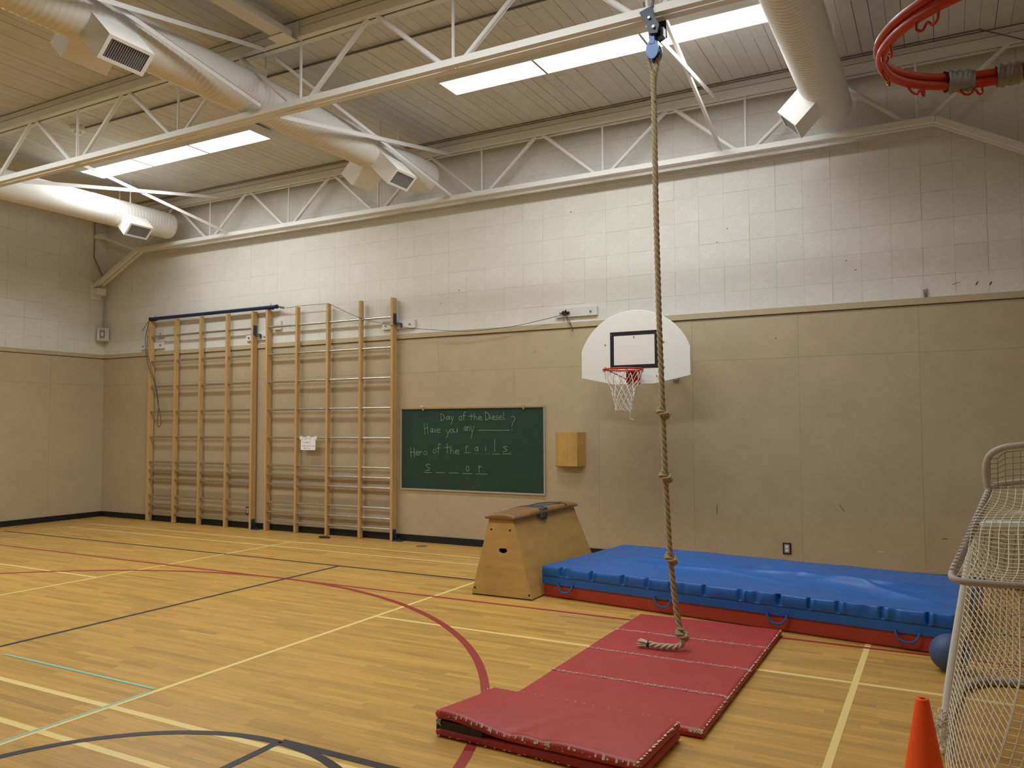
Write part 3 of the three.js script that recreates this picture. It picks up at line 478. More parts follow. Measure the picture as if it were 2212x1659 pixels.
// ------------------------------------------------------------------ basketball hoops
function fanBoard() {
  const pts = [[-0.25, -0.4925], [-0.686, -0.405], [-0.686, -0.07]]; const cy = -0.326, R = 0.732, a0 = Math.asin((-0.07 - cy) / R);
  for (let i = 0; i <= 30; i++) { const a = Math.PI - a0 - (Math.PI - 2 * a0) * i / 30; pts.push([R * Math.cos(a) * 0.686 / (R * Math.cos(a0)), cy + R * Math.sin(a)]); }
  pts.push([0.686, -0.405], [0.25, -0.4925]); return shapeGeo(pts);
}
function ringGeo(R, r, y) { const g = new THREE.TorusGeometry(R, r, 12, 56); g.rotateX(Math.PI / 2); g.translate(0, y, 0); return g; }
{
  const t = thing('basketball_hoop', 'white fan-shaped backboard with red rim and white net', 'basketball hoop', [-3.252, 2.7, 0]);
  const bb = extrude(fanBoard(), 0.026, 0.005); bb.translate(0, 0, 0.674); obj('backboard', bb, M.white, t);
  const sq = extrude(shapeGeo([[-0.305, -0.302], [0.305, -0.302], [0.305, 0.15], [-0.305, 0.15]], [[[-0.257, -0.254], [-0.257, 0.102], [0.257, 0.102], [0.257, -0.254]]]), 0.0012); sq.translate(0, 0, 0.7052); obj('target_square', sq, M.black, t);
  for (const [x, y] of [[-0.37, 0.0], [0.37, 0.0], [0, 0.08], [-0.37, -0.28], [0.37, -0.3], [0.28, -0.4], [-0.285, 0.112], [0.285, 0.112]]) obj('bolt', rod(V(x, y, 0.704), V(x, y, 0.712), 0.008, 8), M.bolt, t);
  const ry = -0.335, rz = 1.085; const rim = ringGeo(0.229, 0.0095, 0); rim.translate(0, ry, rz); obj('rim', rim, M.rim, t);
  obj('rim_bracket', [rbox(-0.075, 0.075, ry - 0.16, ry + 0.012, 0.706, 0.716, 0.003, 1), rbox(-0.07, 0.07, ry - 0.012, ry + 0.01, 0.71, 0.87, 0.003, 1), box(-0.075, -0.069, ry - 0.14, ry, 0.712, 0.78), box(0.069, 0.075, ry - 0.14, ry, 0.712, 0.78)], M.rim, t);
  for (const k of [-1, 1]) obj('rim_brace', rod(V(k * 0.065, ry - 0.11, 0.72), V(k * 0.2, ry - 0.008, 0.99), 0.006), M.rim, t);
  for (let i = 0; i < 12; i++) { const a = i * Math.PI / 6, g = new THREE.TorusGeometry(0.011, 0.003, 6, 10); g.translate(0.229 * Math.cos(a), ry - 0.016, rz + 0.229 * Math.sin(a)); obj('net_hook', g, M.rim, t); }
  const rows = [[0.225, -0.02], [0.2, -0.13], [0.15, -0.2], [0.128, -0.26], [0.113, -0.32], [0.105, -0.38], [0.104, -0.44]], net = [];
  const pt = (k, i) => { const a = (i + (k % 2) * 0.5) * Math.PI / 6, [r, y] = rows[k]; return V(r * Math.cos(a) + 0.01 * Math.sin(3 * a + k), ry + y + 0.006 * Math.sin(2.3 * a + k), rz + r * Math.sin(a)); };
  for (let k = 0; k + 1 < rows.length; k++) for (let i = 0; i < 12; i++) for (const s of [0, 1]) net.push(rod(pt(k, i), pt(k + 1, k % 2 ? i + s : i - s), 0.0037, 5));
  for (let i = 0; i < 12; i++) net.push(tube([pt(6, i), pt(6, i + 0.5).add(V(0, -0.035, 0)), pt(6, i + 1)], 0.0037, 5, 8));
  net.push(tube([V(0.08, ry - 0.46, rz), V(0.085, ry - 0.52, rz + 0.01), V(0.08, ry - 0.57, rz), V(0.12, ry - 0.585, rz)], 0.0037, 5, 18));
  obj('net', net, M.net, t);
  const arms = []; for (const s of [-1, 1]) { arms.push(prism(V(s * 0.3, 0.1, 0.03), V(s * 0.3, 0.1, 0.66), -0.02, 0.02, -0.02, 0.02), prism(V(s * 0.3, -0.3, 0.03), V(s * 0.3, -0.3, 0.66), -0.02, 0.02, -0.02, 0.02), prism(V(s * 0.3, -0.3, 0.05), V(s * 0.3, 0.1, 0.62), -0.012, 0.012, -0.012, 0.012), box(s * 0.3 - 0.03, s * 0.3 + 0.03, -0.38, 0.16, 0.64, 0.668), box(s * 0.3 - 0.04, s * 0.3 + 0.04, -0.42, 0.2, 0.002, 0.03)); }
  obj('wall_mount', arms, M.grey, t);
}
{
  const cx = 0.143, cy = 2.432, cz = 8.189, t = thing('basketball_hoop', 'red double rim hoop near the camera, taped and without net', 'basketball hoop', [cx, cy, cz]);
  t.rotation.set(0.022, 0, 0.037); obj('rim', ringGeo(0.232, 0.0088, 0.008), M.rim, t); obj('rim', ringGeo(0.229, 0.0088, -0.0105), M.rim, t);
  for (let i = 0; i < 12; i++) {
    const a = (i + 0.35) * Math.PI / 6, u = V(Math.cos(a), 0, Math.sin(a)), w = V(-Math.sin(a), 0, Math.cos(a)), P = (s, y, o = 0) => u.clone().multiplyScalar(0.229 + o).add(w.clone().multiplyScalar(s)).add(V(0, y, 0));
    obj('net_hook', tube([P(-0.022, -0.017), P(-0.015, -0.03, -0.004), P(-0.004, -0.033, -0.006), P(0.006, -0.024, -0.006), P(0.014, -0.034, -0.004), P(0.022, -0.03, 0), P(0.022, -0.02, 0)], 0.0026, 6, 22), M.rim, t);
  }
  for (const [a, w] of [[-2.0, 0.055], [-1.6, 0.045]]) {
    const g = new THREE.TorusGeometry(0.2305, 0.0152, 10, 12, w / 0.23); g.scale(1, 1, 1.5); g.rotateX(Math.PI / 2); g.rotateY(-a + w / 0.46); g.translate(0, -0.001, 0);
    const p = g.attributes.position; for (let i = 0; i < p.count; i++) { const k = 1 + 0.01 * Math.sin(i * 2.7); p.setXYZ(i, p.getX(i) * k, p.getY(i) + 0.0025 * Math.sin(i * 1.7), p.getZ(i) * k); } g.computeVertexNormals();
    obj('duct_tape', g, M.silverTape, t, 'silver tape wound on the rim');
  }
  obj('rim_bracket', [rbox(0.22, 0.385, -0.022, 0.016, -0.07, 0.07, 0.003, 1), rbox(0.375, 0.39, -0.16, 0.03, -0.08, 0.08, 0.003, 1)], M.rim, t);
  obj('rim_brace', [prism(V(0.05, -0.03, -0.226), V(0.38, -0.13, -0.06), -0.012, 0.012, -0.005, 0.005), prism(V(0.05, -0.03, 0.226), V(0.38, -0.13, 0.06), -0.012, 0.012, -0.005, 0.005)], M.rim, t);
  const bb = extrude(fanBoard(), 0.026, 0.005); bb.rotateY(-Math.PI / 2); bb.translate(0.418, 0.335, 0); obj('backboard', bb, M.white, t);
  obj('wall_mount', [-1, 1].flatMap((s) => [prism(V(0.42, 0.4, s * 0.3), V(XR - cx - 0.02, 0.4, s * 0.3), -0.02, 0.02, -0.02, 0.02), prism(V(0.42, 0, s * 0.3), V(XR - cx - 0.004, 0, s * 0.3), -0.02, 0.02, -0.02, 0.02)]), M.grey, t);
}

// ------------------------------------------------------------------ vaulting box
{
  const t = thing('vaulting_box', 'plywood vaulting box with brown padded top, taped', 'vaulting box', [-3.95, 0, 1.88]);
  const H = 0.762, b = { x0: -0.345, x1: 0.35, z0: -0.85, z1: 0.875 }, u = { x0: -0.19, x1: 0.09, z0: -0.72, z1: 0.785 };
  const y0 = 0.012;
  const panel = (P, out, th, hole) => {                     // P: lower left, lower right, upper right, upper left seen from outside
    const ux = P[1].clone().sub(P[0]).normalize(), n = ux.clone().cross(P[3].clone().sub(P[0])).normalize(), uy = n.clone().cross(ux);
    const loc = P.map((p) => { const d = p.clone().sub(P[0]); return [d.dot(ux), d.dot(uy)]; });
    const g = extrude(shapeGeo(loc, hole ? [hole(loc)] : []), th - 0.004, 0.002); worldUV(g, 0.9, 'x', rr(0, 3), rr(0, 3));
    g.translate(0, 0, -th + 0.002); g.applyMatrix4(new THREE.Matrix4().makeBasis(ux, uy, n).setPosition(P[0])); return g;
  };
  const hole = (l) => { const c = l[1][0] / 2 - 0.01, pts = []; for (let i = 0; i < 20; i++) { const a = i / 20 * Math.PI * 2, X = 0.048 * Math.cos(a); pts.push([c + X, 0.45 + 0.027 * Math.sin(a) - (Math.sin(a) > 0 ? 0.009 * Math.exp(-((X / 0.02) ** 2)) : 0)]); } return pts; };
  obj('end_panel', panel([V(b.x0, y0, b.z1), V(b.x1, y0, b.z1), V(u.x1, H, u.z1), V(u.x0, H, u.z1)], 1, 0.018, hole), M.ply, t, 'end panel with a hand hole');
  obj('end_panel', panel([V(b.x1, y0, b.z0), V(b.x0, y0, b.z0), V(u.x0, H, u.z0), V(u.x1, H, u.z0)], 1, 0.018, hole), M.ply, t);
  obj('side_panel', panel([V(b.x1 - 0.004, y0, b.z1 - 0.019), V(b.x1 - 0.004, y0, b.z0 + 0.019), V(u.x1 - 0.004, H, u.z0 + 0.019), V(u.x1 - 0.004, H, u.z1 - 0.019)], 1, 0.018), M.ply, t);
  obj('side_panel', panel([V(b.x0 + 0.004, y0, b.z0 + 0.019), V(b.x0 + 0.004, y0, b.z1 - 0.019), V(u.x0 + 0.004, H, u.z1 - 0.019), V(u.x0 + 0.004, H, u.z0 + 0.019)], 1, 0.018), M.ply, t);
  obj('base_strip', [box(b.x0 + 0.01, b.x1 - 0.01, 0, 0.014, b.z1 - 0.03, b.z1 - 0.004), box(b.x0 + 0.01, b.x1 - 0.01, 0, 0.014, b.z0 + 0.004, b.z0 + 0.03), box(b.x0 + 0.006, b.x0 + 0.03, 0, 0.014, b.z0 + 0.03, b.z1 - 0.03), box(b.x1 - 0.03, b.x1 - 0.006, 0, 0.014, b.z0 + 0.03, b.z1 - 0.03)], M.blackRubber, t, 'black rubber feet strip');
  const zAt = (y) => b.z1 + (u.z1 - b.z1) * (y - y0) / (H - y0);
  for (const [x, y] of [[-0.155, 0.66], [0.06, 0.66], [-0.31, 0.07], [0.315, 0.05]]) obj('screw', rod(V(x, y, zAt(y) - 0.001), V(x, y, zAt(y) + 0.003), 0.011, 10), M.core, t);
  // leather pad
  const pc = -0.045, pz = 0.03, hx = 0.172, hz = 0.79;
  const topY = (x, z) => H + 0.042 + 0.022 * (1 - (x / hx) ** 2) + 0.014 * (1 - (z / hz) ** 2) + 0.004 * Math.sin(z * 9);
  const pad = mergePillow(2 * hx, 2 * hz, 0.046, (a, b) => topY((a - 0.5) * 2 * hx, (b - 0.5) * 2 * hz) - H - 0.05); worldUV(pad, 1.5, 'z'); pad.translate(pc, H + 0.002, pz);
  obj('padded_top', [pad], M.leather, t, 'brown leather padded top');
  const tape = (x0, x1, z0, z1, skew, m, name) => { const g = new THREE.PlaneGeometry(1, 1, 20, 10); g.rotateX(-Math.PI / 2); const p = g.attributes.position; for (let i = 0; i < p.count; i++) { const a = p.getX(i) + 0.5, c = p.getZ(i) + 0.5; const X = x0 + a * (x1 - x0) + 0.006 * Math.sin(c * 17 + a * 3), Z = z0 + c * (z1 - z0) + skew * a + 0.008 * Math.sin(a * 23); const over = Math.max(0, X - hx + 0.004); p.setXYZ(i, pc + X - over * 0.93, topY(Math.min(X, hx - 0.004), Z) + 0.003 + 0.0012 * Math.sin(i * 1.9) - over * 0.9, pz + Z); } g.computeVertexNormals(); obj('tape_patch', g, m, t, name); };
  const T2 = M.ductTape.clone(); T2.side = THREE.DoubleSide; const T3 = M.darkTape.clone(); T3.side = THREE.DoubleSide;
  tape(-0.2, 0.1, 0.06, 0.2, 0.0, T2, 'grey duct tape strip'); tape(-0.02, 0.27, -0.03, 0.12, 0.1, T2, 'grey duct tape over the edge'); tape(-0.13, 0.12, -0.34, -0.24, -0.12, T3, 'black tape strip'); tape(-0.17, -0.08, -0.4, 0.1, 0.05, T3, 'black torn tape'); tape(0.0, 0.1, -0.4, 0.0, 0.02, T2, 'grey duct tape along the pad');
  tape(0.06, 0.2, -0.5, -0.485, 0.03, T3, 'black crack line'); tape(0.1, 0.3, 0.0, 0.09, 0.05, T3, 'black tape end hanging over the edge'); tape(-0.19, -0.02, -0.02, 0.05, -0.04, T2, 'short grey tape piece');
}

// ------------------------------------------------------------------ blue crash mat
{
  const t = thing('crash_mat', 'thick blue vinyl crash mat with red lower half', 'mat', [-3.61, 0, 2.5]); t.rotation.y = -0.138;
  const L = 3.68, D = 1.73, H = 0.305;
  // wrinkle field of the slack cover (real relief)
  const P = []; for (let i = 0; i < 26; i++) P.push([rr(0.3, L - 0.2), rr(-D + 0.15, -0.15), rr(-0.5, 0.5), rr(0.25, 0.8), rr(0.025, 0.055), rr(-0.018, 0.02)]);
  P.push([2.5, -0.75, 0.16, 0.9, 0.055, 0.05], [1.6, -0.62, 0.1, 0.8, 0.045, 0.035], [3.1, -0.5, 0.35, 0.6, 0.06, 0.045], [2.9, -1.0, -0.3, 0.5, 0.04, 0.035], [1.0, -0.9, 0.05, 0.6, 0.07, 0.02], [2.2, -1.05, 0.1, 0.7, 0.05, -0.03], [2.7, -0.9, 0.2, 0.6, 0.035, -0.03], [3.35, -0.75, -0.1, 0.4, 0.04, 0.03]);
  const relief = (x, z) => { let h = 0; for (const [cx, cz, a, l, w, k] of P) { const dx = x - cx, dz = z - cz, s = dx * Math.cos(a) + dz * Math.sin(a), n = -dx * Math.sin(a) + dz * Math.cos(a) + 0.05 * Math.sin(s * 5 + cx); h += k * Math.exp(-((s / l) ** 2)) * Math.exp(-Math.sqrt(n * n + 0.00012) / w * 1.15); } const e = Math.min(x, L - x, -z, z + D), f = Math.min(1, Math.max(0, e / 0.18)); return (1.7 * h - 0.012 * (1 - Math.exp(-e * 4))) * f; };
  // cover: rings going in from the hem; perimeter parameter s
  const per = []; const N = [420, 90]; for (let i = 0; i < N[0]; i++) per.push([L * i / N[0], 0, 0, 1]); for (let i = 0; i < N[1]; i++) per.push([L, -D * i / N[1], 1, 0]); for (let i = 0; i < N[0]; i++) per.push([L - L * i / N[0], -D, 0, -1]); for (let i = 0; i < N[1]; i++) per.push([0, -D + D * i / N[1], -1, 0]);
  const pucker = []; for (let i = 0; i < 24; i++) pucker.push([rr(0.05, 2 * L + 2 * D), rr(0.02, 0.05), rr(0.008, 0.02)]); for (let x = 0.22; x < L; x += rr(0.22, 0.36)) pucker.push([x, rr(0.009, 0.018), rr(0.024, 0.038)], [x + rr(0.025, 0.05), 0.014, -rr(0.006, 0.014)]);
  const rings = [[0.004, 0.128, 0], [0.006, 0.132, 0], [0.006, 0.205, 0], [0.002, 0.21, 0], [0.005, 0.216, 0.4], [0.01, 0.24, 1], [0.008, 0.27, 1], [0.001, H - 0.008, 1], [-0.008, H, 0.6], [-0.02, H + 0.001, 0.25]];
  const n = per.length, pos = [], idx = [];
  rings.forEach(([o, y, k]) => per.forEach(([x, z, nx, nz], i) => { const s = i < N[0] ? x : x + 2 * Math.abs(z) + 4; let q = 0; for (const [c, w, a] of pucker) q += a * Math.exp(-(((s - c) / w) ** 2)); const corner = 1; pos.push(x + nx * (o - q * k) , y - q * k * 0.35 + 0.004 * Math.sin(s * 9) * k, z + nz * (o - q * k)); }));
  for (let r = 0; r + 1 < rings.length; r++) for (let i = 0; i < n; i++) { const a = r * n + i, b = r * n + (i + 1) % n; idx.push(a, b, a + n, b, b + n, a + n); }
  const side = new THREE.BufferGeometry(); side.setAttribute('position', new THREE.Float32BufferAttribute(pos, 3)); side.setIndex(idx); side.computeVertexNormals(); worldUV(side, 0.8, 'x');
  const top = new THREE.PlaneGeometry(L - 0.036, D - 0.036, 260, 120); top.rotateX(-Math.PI / 2); top.translate(L / 2, 0, -D / 2); { const p = top.attributes.position; for (let i = 0; i < p.count; i++) { const x = p.getX(i), z = p.getZ(i); p.setY(i, H + 0.001 + relief(x, z)); } top.computeVertexNormals(); worldUV(top, 0.8, 'x'); }
  const BL = M.blue.clone(); BL.side = THREE.DoubleSide;
  obj('cover', [clean(side), clean(top)], BL, t, 'blue vinyl cover');
  obj('hem_seam', [box(0.01, L - 0.01, 0.2065, 0.2095, 0.004, 0.0085)], M.navy, t);
  const R1 = rbox(0.006, L - 0.006, 0.003, 0.136, -D + 0.006, -0.006, 0.018, 3); { const p = R1.attributes.position; for (let i = 0; i < p.count; i++) if (p.getY(i) > 0.02 && p.getY(i) < 0.1) p.setZ(i, p.getZ(i)); }
  obj('lower_body', worldUV(R1, 0.8, 'x'), M.crashRed, t, 'red vinyl lower half');
  for (const s of [0.28, 1.33, 2.37, 3.36]) {
    const w = 0.085, c = new THREE.CatmullRomCurve3([V(s - w, 0.15, 0.012), V(s - w + 0.006, 0.125, 0.016), V(s - w * 0.62, 0.082, 0.022), V(s, 0.066, 0.026), V(s + w * 0.62, 0.082, 0.024), V(s + w - 0.006, 0.125, 0.016), V(s + w, 0.15, 0.012)]);
    const pts = c.getPoints(30), pz = [], ix = []; pts.forEach((p, i) => { const tg = c.getTangent(i / 30), nx = -tg.y, ny = tg.x; for (const [a, b] of [[-0.008, -0.006], [-0.008, 0.004], [0.008, 0.004], [0.008, -0.006]]) pz.push(p.x + nx * a, p.y + ny * a + (Math.abs(b) * 0), p.z + b + 0.006); if (i < 30) for (let k = 0; k < 4; k++) { const a = i * 4 + k, b2 = i * 4 + (k + 1) % 4; ix.push(a, b2, a + 4, b2, b2 + 4, a + 4); } });
    const g = new THREE.BufferGeometry(); g.setAttribute('position', new THREE.Float32BufferAttribute(pz, 3)); g.setIndex(ix); g.computeVertexNormals(); const HM = M.blueStrap = M.blueStrap || std('#2b62ac', 0.6, { side: THREE.DoubleSide }); obj('handle', g, HM, t, 'blue webbing handle');
  }
}

// ------------------------------------------------------------------ red folding mats
function matPanel(w, d, th, sag = () => 0, lift) { return worldUV(mergePillow(w, d, th, sag, lift), 0.9, 'x', rr(0, 3), rr(0, 3)); }
function mergePillow(w, d, th, sag, lift = () => 0) {
  const nx = 44, nz = 24, pos = [], idx = []; const r = 0.026;
  // body: closed shell from stacked rounded outlines, then top and bottom grids
  const prof = [[r, 0], [0.006, 0.004], [0.001, 0.012], [-0.002, th / 2], [0.001, th - 0.018], [0.005, th - 0.009], [0.013, th - 0.003], [r, th]];
  const outline = []; for (let i = 0; i < nx; i++) outline.push([i / nx, 1]); for (let i = 0; i < nz; i++) outline.push([1, 1 - i / nz]); for (let i = 0; i < nx; i++) outline.push([1 - i / nx, 0]); for (let i = 0; i < nz; i++) outline.push([0, i / nz]);
  const n = outline.length;
  prof.forEach(([o, y], k) => outline.forEach(([a, b]) => { const x = -w / 2 + o + a * (w - 2 * o), z = -d / 2 + o + b * (d - 2 * o); const A = Math.min(1, Math.max(0, (x + w / 2) / w)), B = Math.min(1, Math.max(0, (z + d / 2) / d)); pos.push(x, y + lift(A, B) + (k > 2 ? sag(A, B) * (k > 3 ? 1 : 0.5) : 0), z); }));
  for (let k = 0; k + 1 < prof.length; k++) for (let i = 0; i < n; i++) { const a = k * n + i, b = k * n + (i + 1) % n; idx.push(a, b, a + n, b, b + n, a + n); }
  const side = new THREE.BufferGeometry(); side.setAttribute('position', new THREE.Float32BufferAttribute(pos, 3)); side.setIndex(idx); side.computeVertexNormals();
  const grid = (y, up) => { const g = new THREE.PlaneGeometry(w - 2 * r, d - 2 * r, nx, nz); g.rotateX(up ? -Math.PI / 2 : Math.PI / 2); const p = g.attributes.position; for (let i = 0; i < p.count; i++) { const a = (p.getX(i) + w / 2) / w, b = (p.getZ(i) + d / 2) / d; const e = Math.min(a, 1 - a) * Math.min(b, 1 - b) * 16; p.setY(i, y + lift(a, b) + (up ? sag(a, b) + 0.003 * Math.min(1, e) : 0)); } g.computeVertexNormals(); return g; };
  const m = merge([side, grid(th, true), grid(0, false)]); return m;
}
function frayAlong(list, p, q, n, size, up) {            // worn, torn edging: small pale scraps of backing cloth
  for (let i = 0; i < n; i++) {
    const f = (i + rr(0.1, 0.9)) / n, c = p.clone().lerp(q, f), L = rr(0.4, 1) * size, g = new THREE.BoxGeometry(rr(0.25, 0.5) * size, 0.0022, L);
    g.rotateY(rr(-0.6, 0.6)); if (up) g.rotateX(up * rr(0.9, 1.5)); g.translate(c.x, c.y + rr(0, 0.002), c.z); list.push(g);
    if (rnd() < 0.5) { const h = rod(c, c.clone().add(V(rr(-0.02, 0.02), rr(0.001, 0.008), rr(-0.02, 0.02))), 0.0011, 4); list.push(h); }
  }
}
{
  const t = thing('folding_mat', 'flat red folding gym mat of four panels under the rope', 'mat', [-1.815, 0.001, 2.95], 'red vinyl folding gym mats');
  const W = 1.215, D = 0.612, TH = 0.05;
  for (let i = 0; i < 4; i++) { const ph = i * 1.7, g = matPanel(W, D - 0.006, TH, (a, b) => 0.003 * Math.sin(a * 5 + ph) * Math.sin(b * 3)); const o = obj('mat_panel', g, M.matRed, t); o.position.set(0, 0, D * (i + 0.5)); }
  const fr = [];
  for (let i = 0; i <= 4; i++) if (i > 0 && i < 4) { frayAlong(fr, V(-W / 2, TH + 0.001, D * i), V(W / 2, TH + 0.001, D * i), 22, 0.02, 0); for (let m = 0; m < 4; m++) { const a0 = -W / 2 + 0.04 + (m + rr(0, 0.25)) * W / 4.2; fr.push(tube(Array.from({ length: 6 }, (_, k) => V(a0 + k * 0.03, TH - 0.006 + rr(0, 0.005), D * i + rr(-0.005, 0.005))), 0.0022, 5, 30)); } }
  frayAlong(fr, V(W / 2 - 0.006, TH - 0.006, 0.01), V(W / 2 - 0.006, TH - 0.006, 4 * D - 0.01), 70, 0.022, 0.0); frayAlong(fr, V(-W / 2 + 0.005, TH - 0.006, 0.01), V(-W / 2 + 0.005, TH - 0.006, 4 * D - 0.01), 46, 0.014, 0);
  frayAlong(fr, V(W / 2 - 0.08, TH - 0.012, 4 * D - 0.004), V(W / 2, TH - 0.012, 4 * D - 0.004), 10, 0.026, 1);
  for (let i = 1; i <= 4; i++) for (const s of [-1, 1]) for (let k = 0; k < 7; k++) fr.push(rod(V(s * (W / 2 - rr(0, 0.03)), TH - rr(0, 0.02), D * i + rr(-0.02, 0.01)), V(s * (W / 2 - rr(-0.01, 0.05)), TH - rr(0, 0.01), D * i + rr(-0.03, 0.02)), 0.003, 4));
  obj('frayed_edging', fr, M.fray, t, 'pale frayed cloth along the worn edges');
}
{
  const t = thing('folding_mat', 'red gym mat folded double in front of the flat one', 'mat', [-1.925, 0.001, 5.75], 'red vinyl folding gym mats'); t.rotation.y = -0.035;
  const W = 1.2, D = 0.61, TH = 0.05;
  obj('mat_panel', matPanel(W, D, TH, (a, b) => -0.004 * Math.sin(a * 7) * b), M.matRed, t);
  const top = obj('mat_panel', matPanel(W, D, TH, (a, b) => 0.006 * Math.sin(a * 9 + b * 2) * b - 0.012 * Math.exp(-(((a - 0.55) / 0.05) ** 2)) * b * b - 0.01 * Math.exp(-(((a - 0.38 - 0.2 * (1 - b)) / 0.03) ** 2)) * b, (a, b) => 0.042 * b ** 1.5 * Math.exp(-((a / 0.26) ** 3))), M.matRed, t); top.position.y = TH + 0.004;
  obj('hook_and_loop_strip', [box(-W / 2 + 0.004, -W / 2 + 0.3, 0.044, 0.088, D / 2 - 0.03, D / 2 - 0.008), box(-W / 2 - 0.002, -W / 2 + 0.012, 0.02, 0.09, D / 2 - 0.12, D / 2 - 0.006)], M.darkTape, t, 'worn black fastening strip');
  const fr = []; const yt = 2 * TH + 0.002;
  for (let k = 0; k < 34; k++) { const a = (k + rr(0.1, 0.9)) / 34, x = -W / 2 + a * W, y = yt + 0.042 * Math.exp(-((a / 0.26) ** 3)) - rr(0.006, 0.022); if (a > 0.02) fr.push((() => { const g = new THREE.BoxGeometry(rr(0.006, 0.016), rr(0.01, 0.03), 0.003); g.rotateX(-0.5); g.translate(x, y, D / 2 - 0.0035); return g; })()); if (rnd() < 0.6) fr.push(rod(V(x, y, D / 2 + 0.001), V(x + rr(-0.015, 0.015), y + rr(-0.012, 0.01), D / 2 + 0.006), 0.0012, 4)); }
  for (let k = 0; k < 24; k++) { const a = (k + rr(0.1, 0.9)) / 24; const g = new THREE.BoxGeometry(rr(0.006, 0.02), rr(0.004, 0.01), 0.003); g.translate(-W / 2 + a * W, rr(0.004, 0.014), D / 2 - 0.002); fr.push(g); }
  frayAlong(fr, V(W / 2 - 0.008, yt - 0.004, -D / 2), V(W / 2 - 0.008, yt - 0.004, D / 2), 22, 0.028, 0); frayAlong(fr, V(-W / 2 + 0.01, yt + 0.002, -D / 2), V(-W / 2 + 0.01, yt + 0.04, D / 2), 16, 0.014, 0); frayAlong(fr, V(-W / 2, yt + 0.001, -D / 2 + 0.006), V(W / 2, yt + 0.001, -D / 2 + 0.006), 18, 0.012, 0);
  for (const [x, z] of [[W / 2 - 0.01, D / 2 - 0.006], [-W / 2 + 0.02, D / 2 - 0.004], [W / 2 - 0.01, -D / 2 + 0.01], [0.1, D / 2 - 0.004]]) for (let k = 0; k < 12; k++) fr.push(rod(V(x + rr(-0.015, 0.012), yt - rr(0, 0.04), z + rr(-0.004, 0.004)), V(x + rr(-0.02, 0.014), yt - rr(-0.004, 0.04), z + rr(-0.002, 0.008)), 0.0025, 4));
  obj('frayed_edging', fr, M.fray, t, 'pale frayed cloth along the worn edges');
}

// ------------------------------------------------------------------ climbing rope with its clamp
class Strand extends THREE.Curve {
  constructor(base, len, off, pitch, phase) { super(); Object.assign(this, { base, len, off, pitch, phase }); }
  getPoint(u, out = V(0, 0, 0)) { const p = this.base.getPointAt(Math.min(1, u)), tg = this.base.getTangentAt(Math.min(1, u)); const ref = Math.abs(tg.z) < 0.9 ? V(0, 0, 1) : V(1, 0, 0); const a = tg.clone().cross(ref).normalize(), b = tg.clone().cross(a); const th = this.phase + u * this.len / this.pitch * Math.PI * 2; return out.copy(p).addScaledVector(a, this.off * Math.cos(th)).addScaledVector(b, this.off * Math.sin(th)); }
}
function laidRope(pts, R, pitch = 0.15, curve) {
  const base = curve || new THREE.CatmullRomCurve3(pts, false, 'centripetal'); base.arcLengthDivisions = 600; const len = base.getLength(), g = [];
  for (let k = 0; k < 3; k++) g.push(new THREE.TubeGeometry(new Strand(base, len, R * 0.58, -pitch, k * Math.PI * 2 / 3), Math.ceil(len / pitch * 11) + 6, R * 0.49, 8, false));
  return merge(g);
}
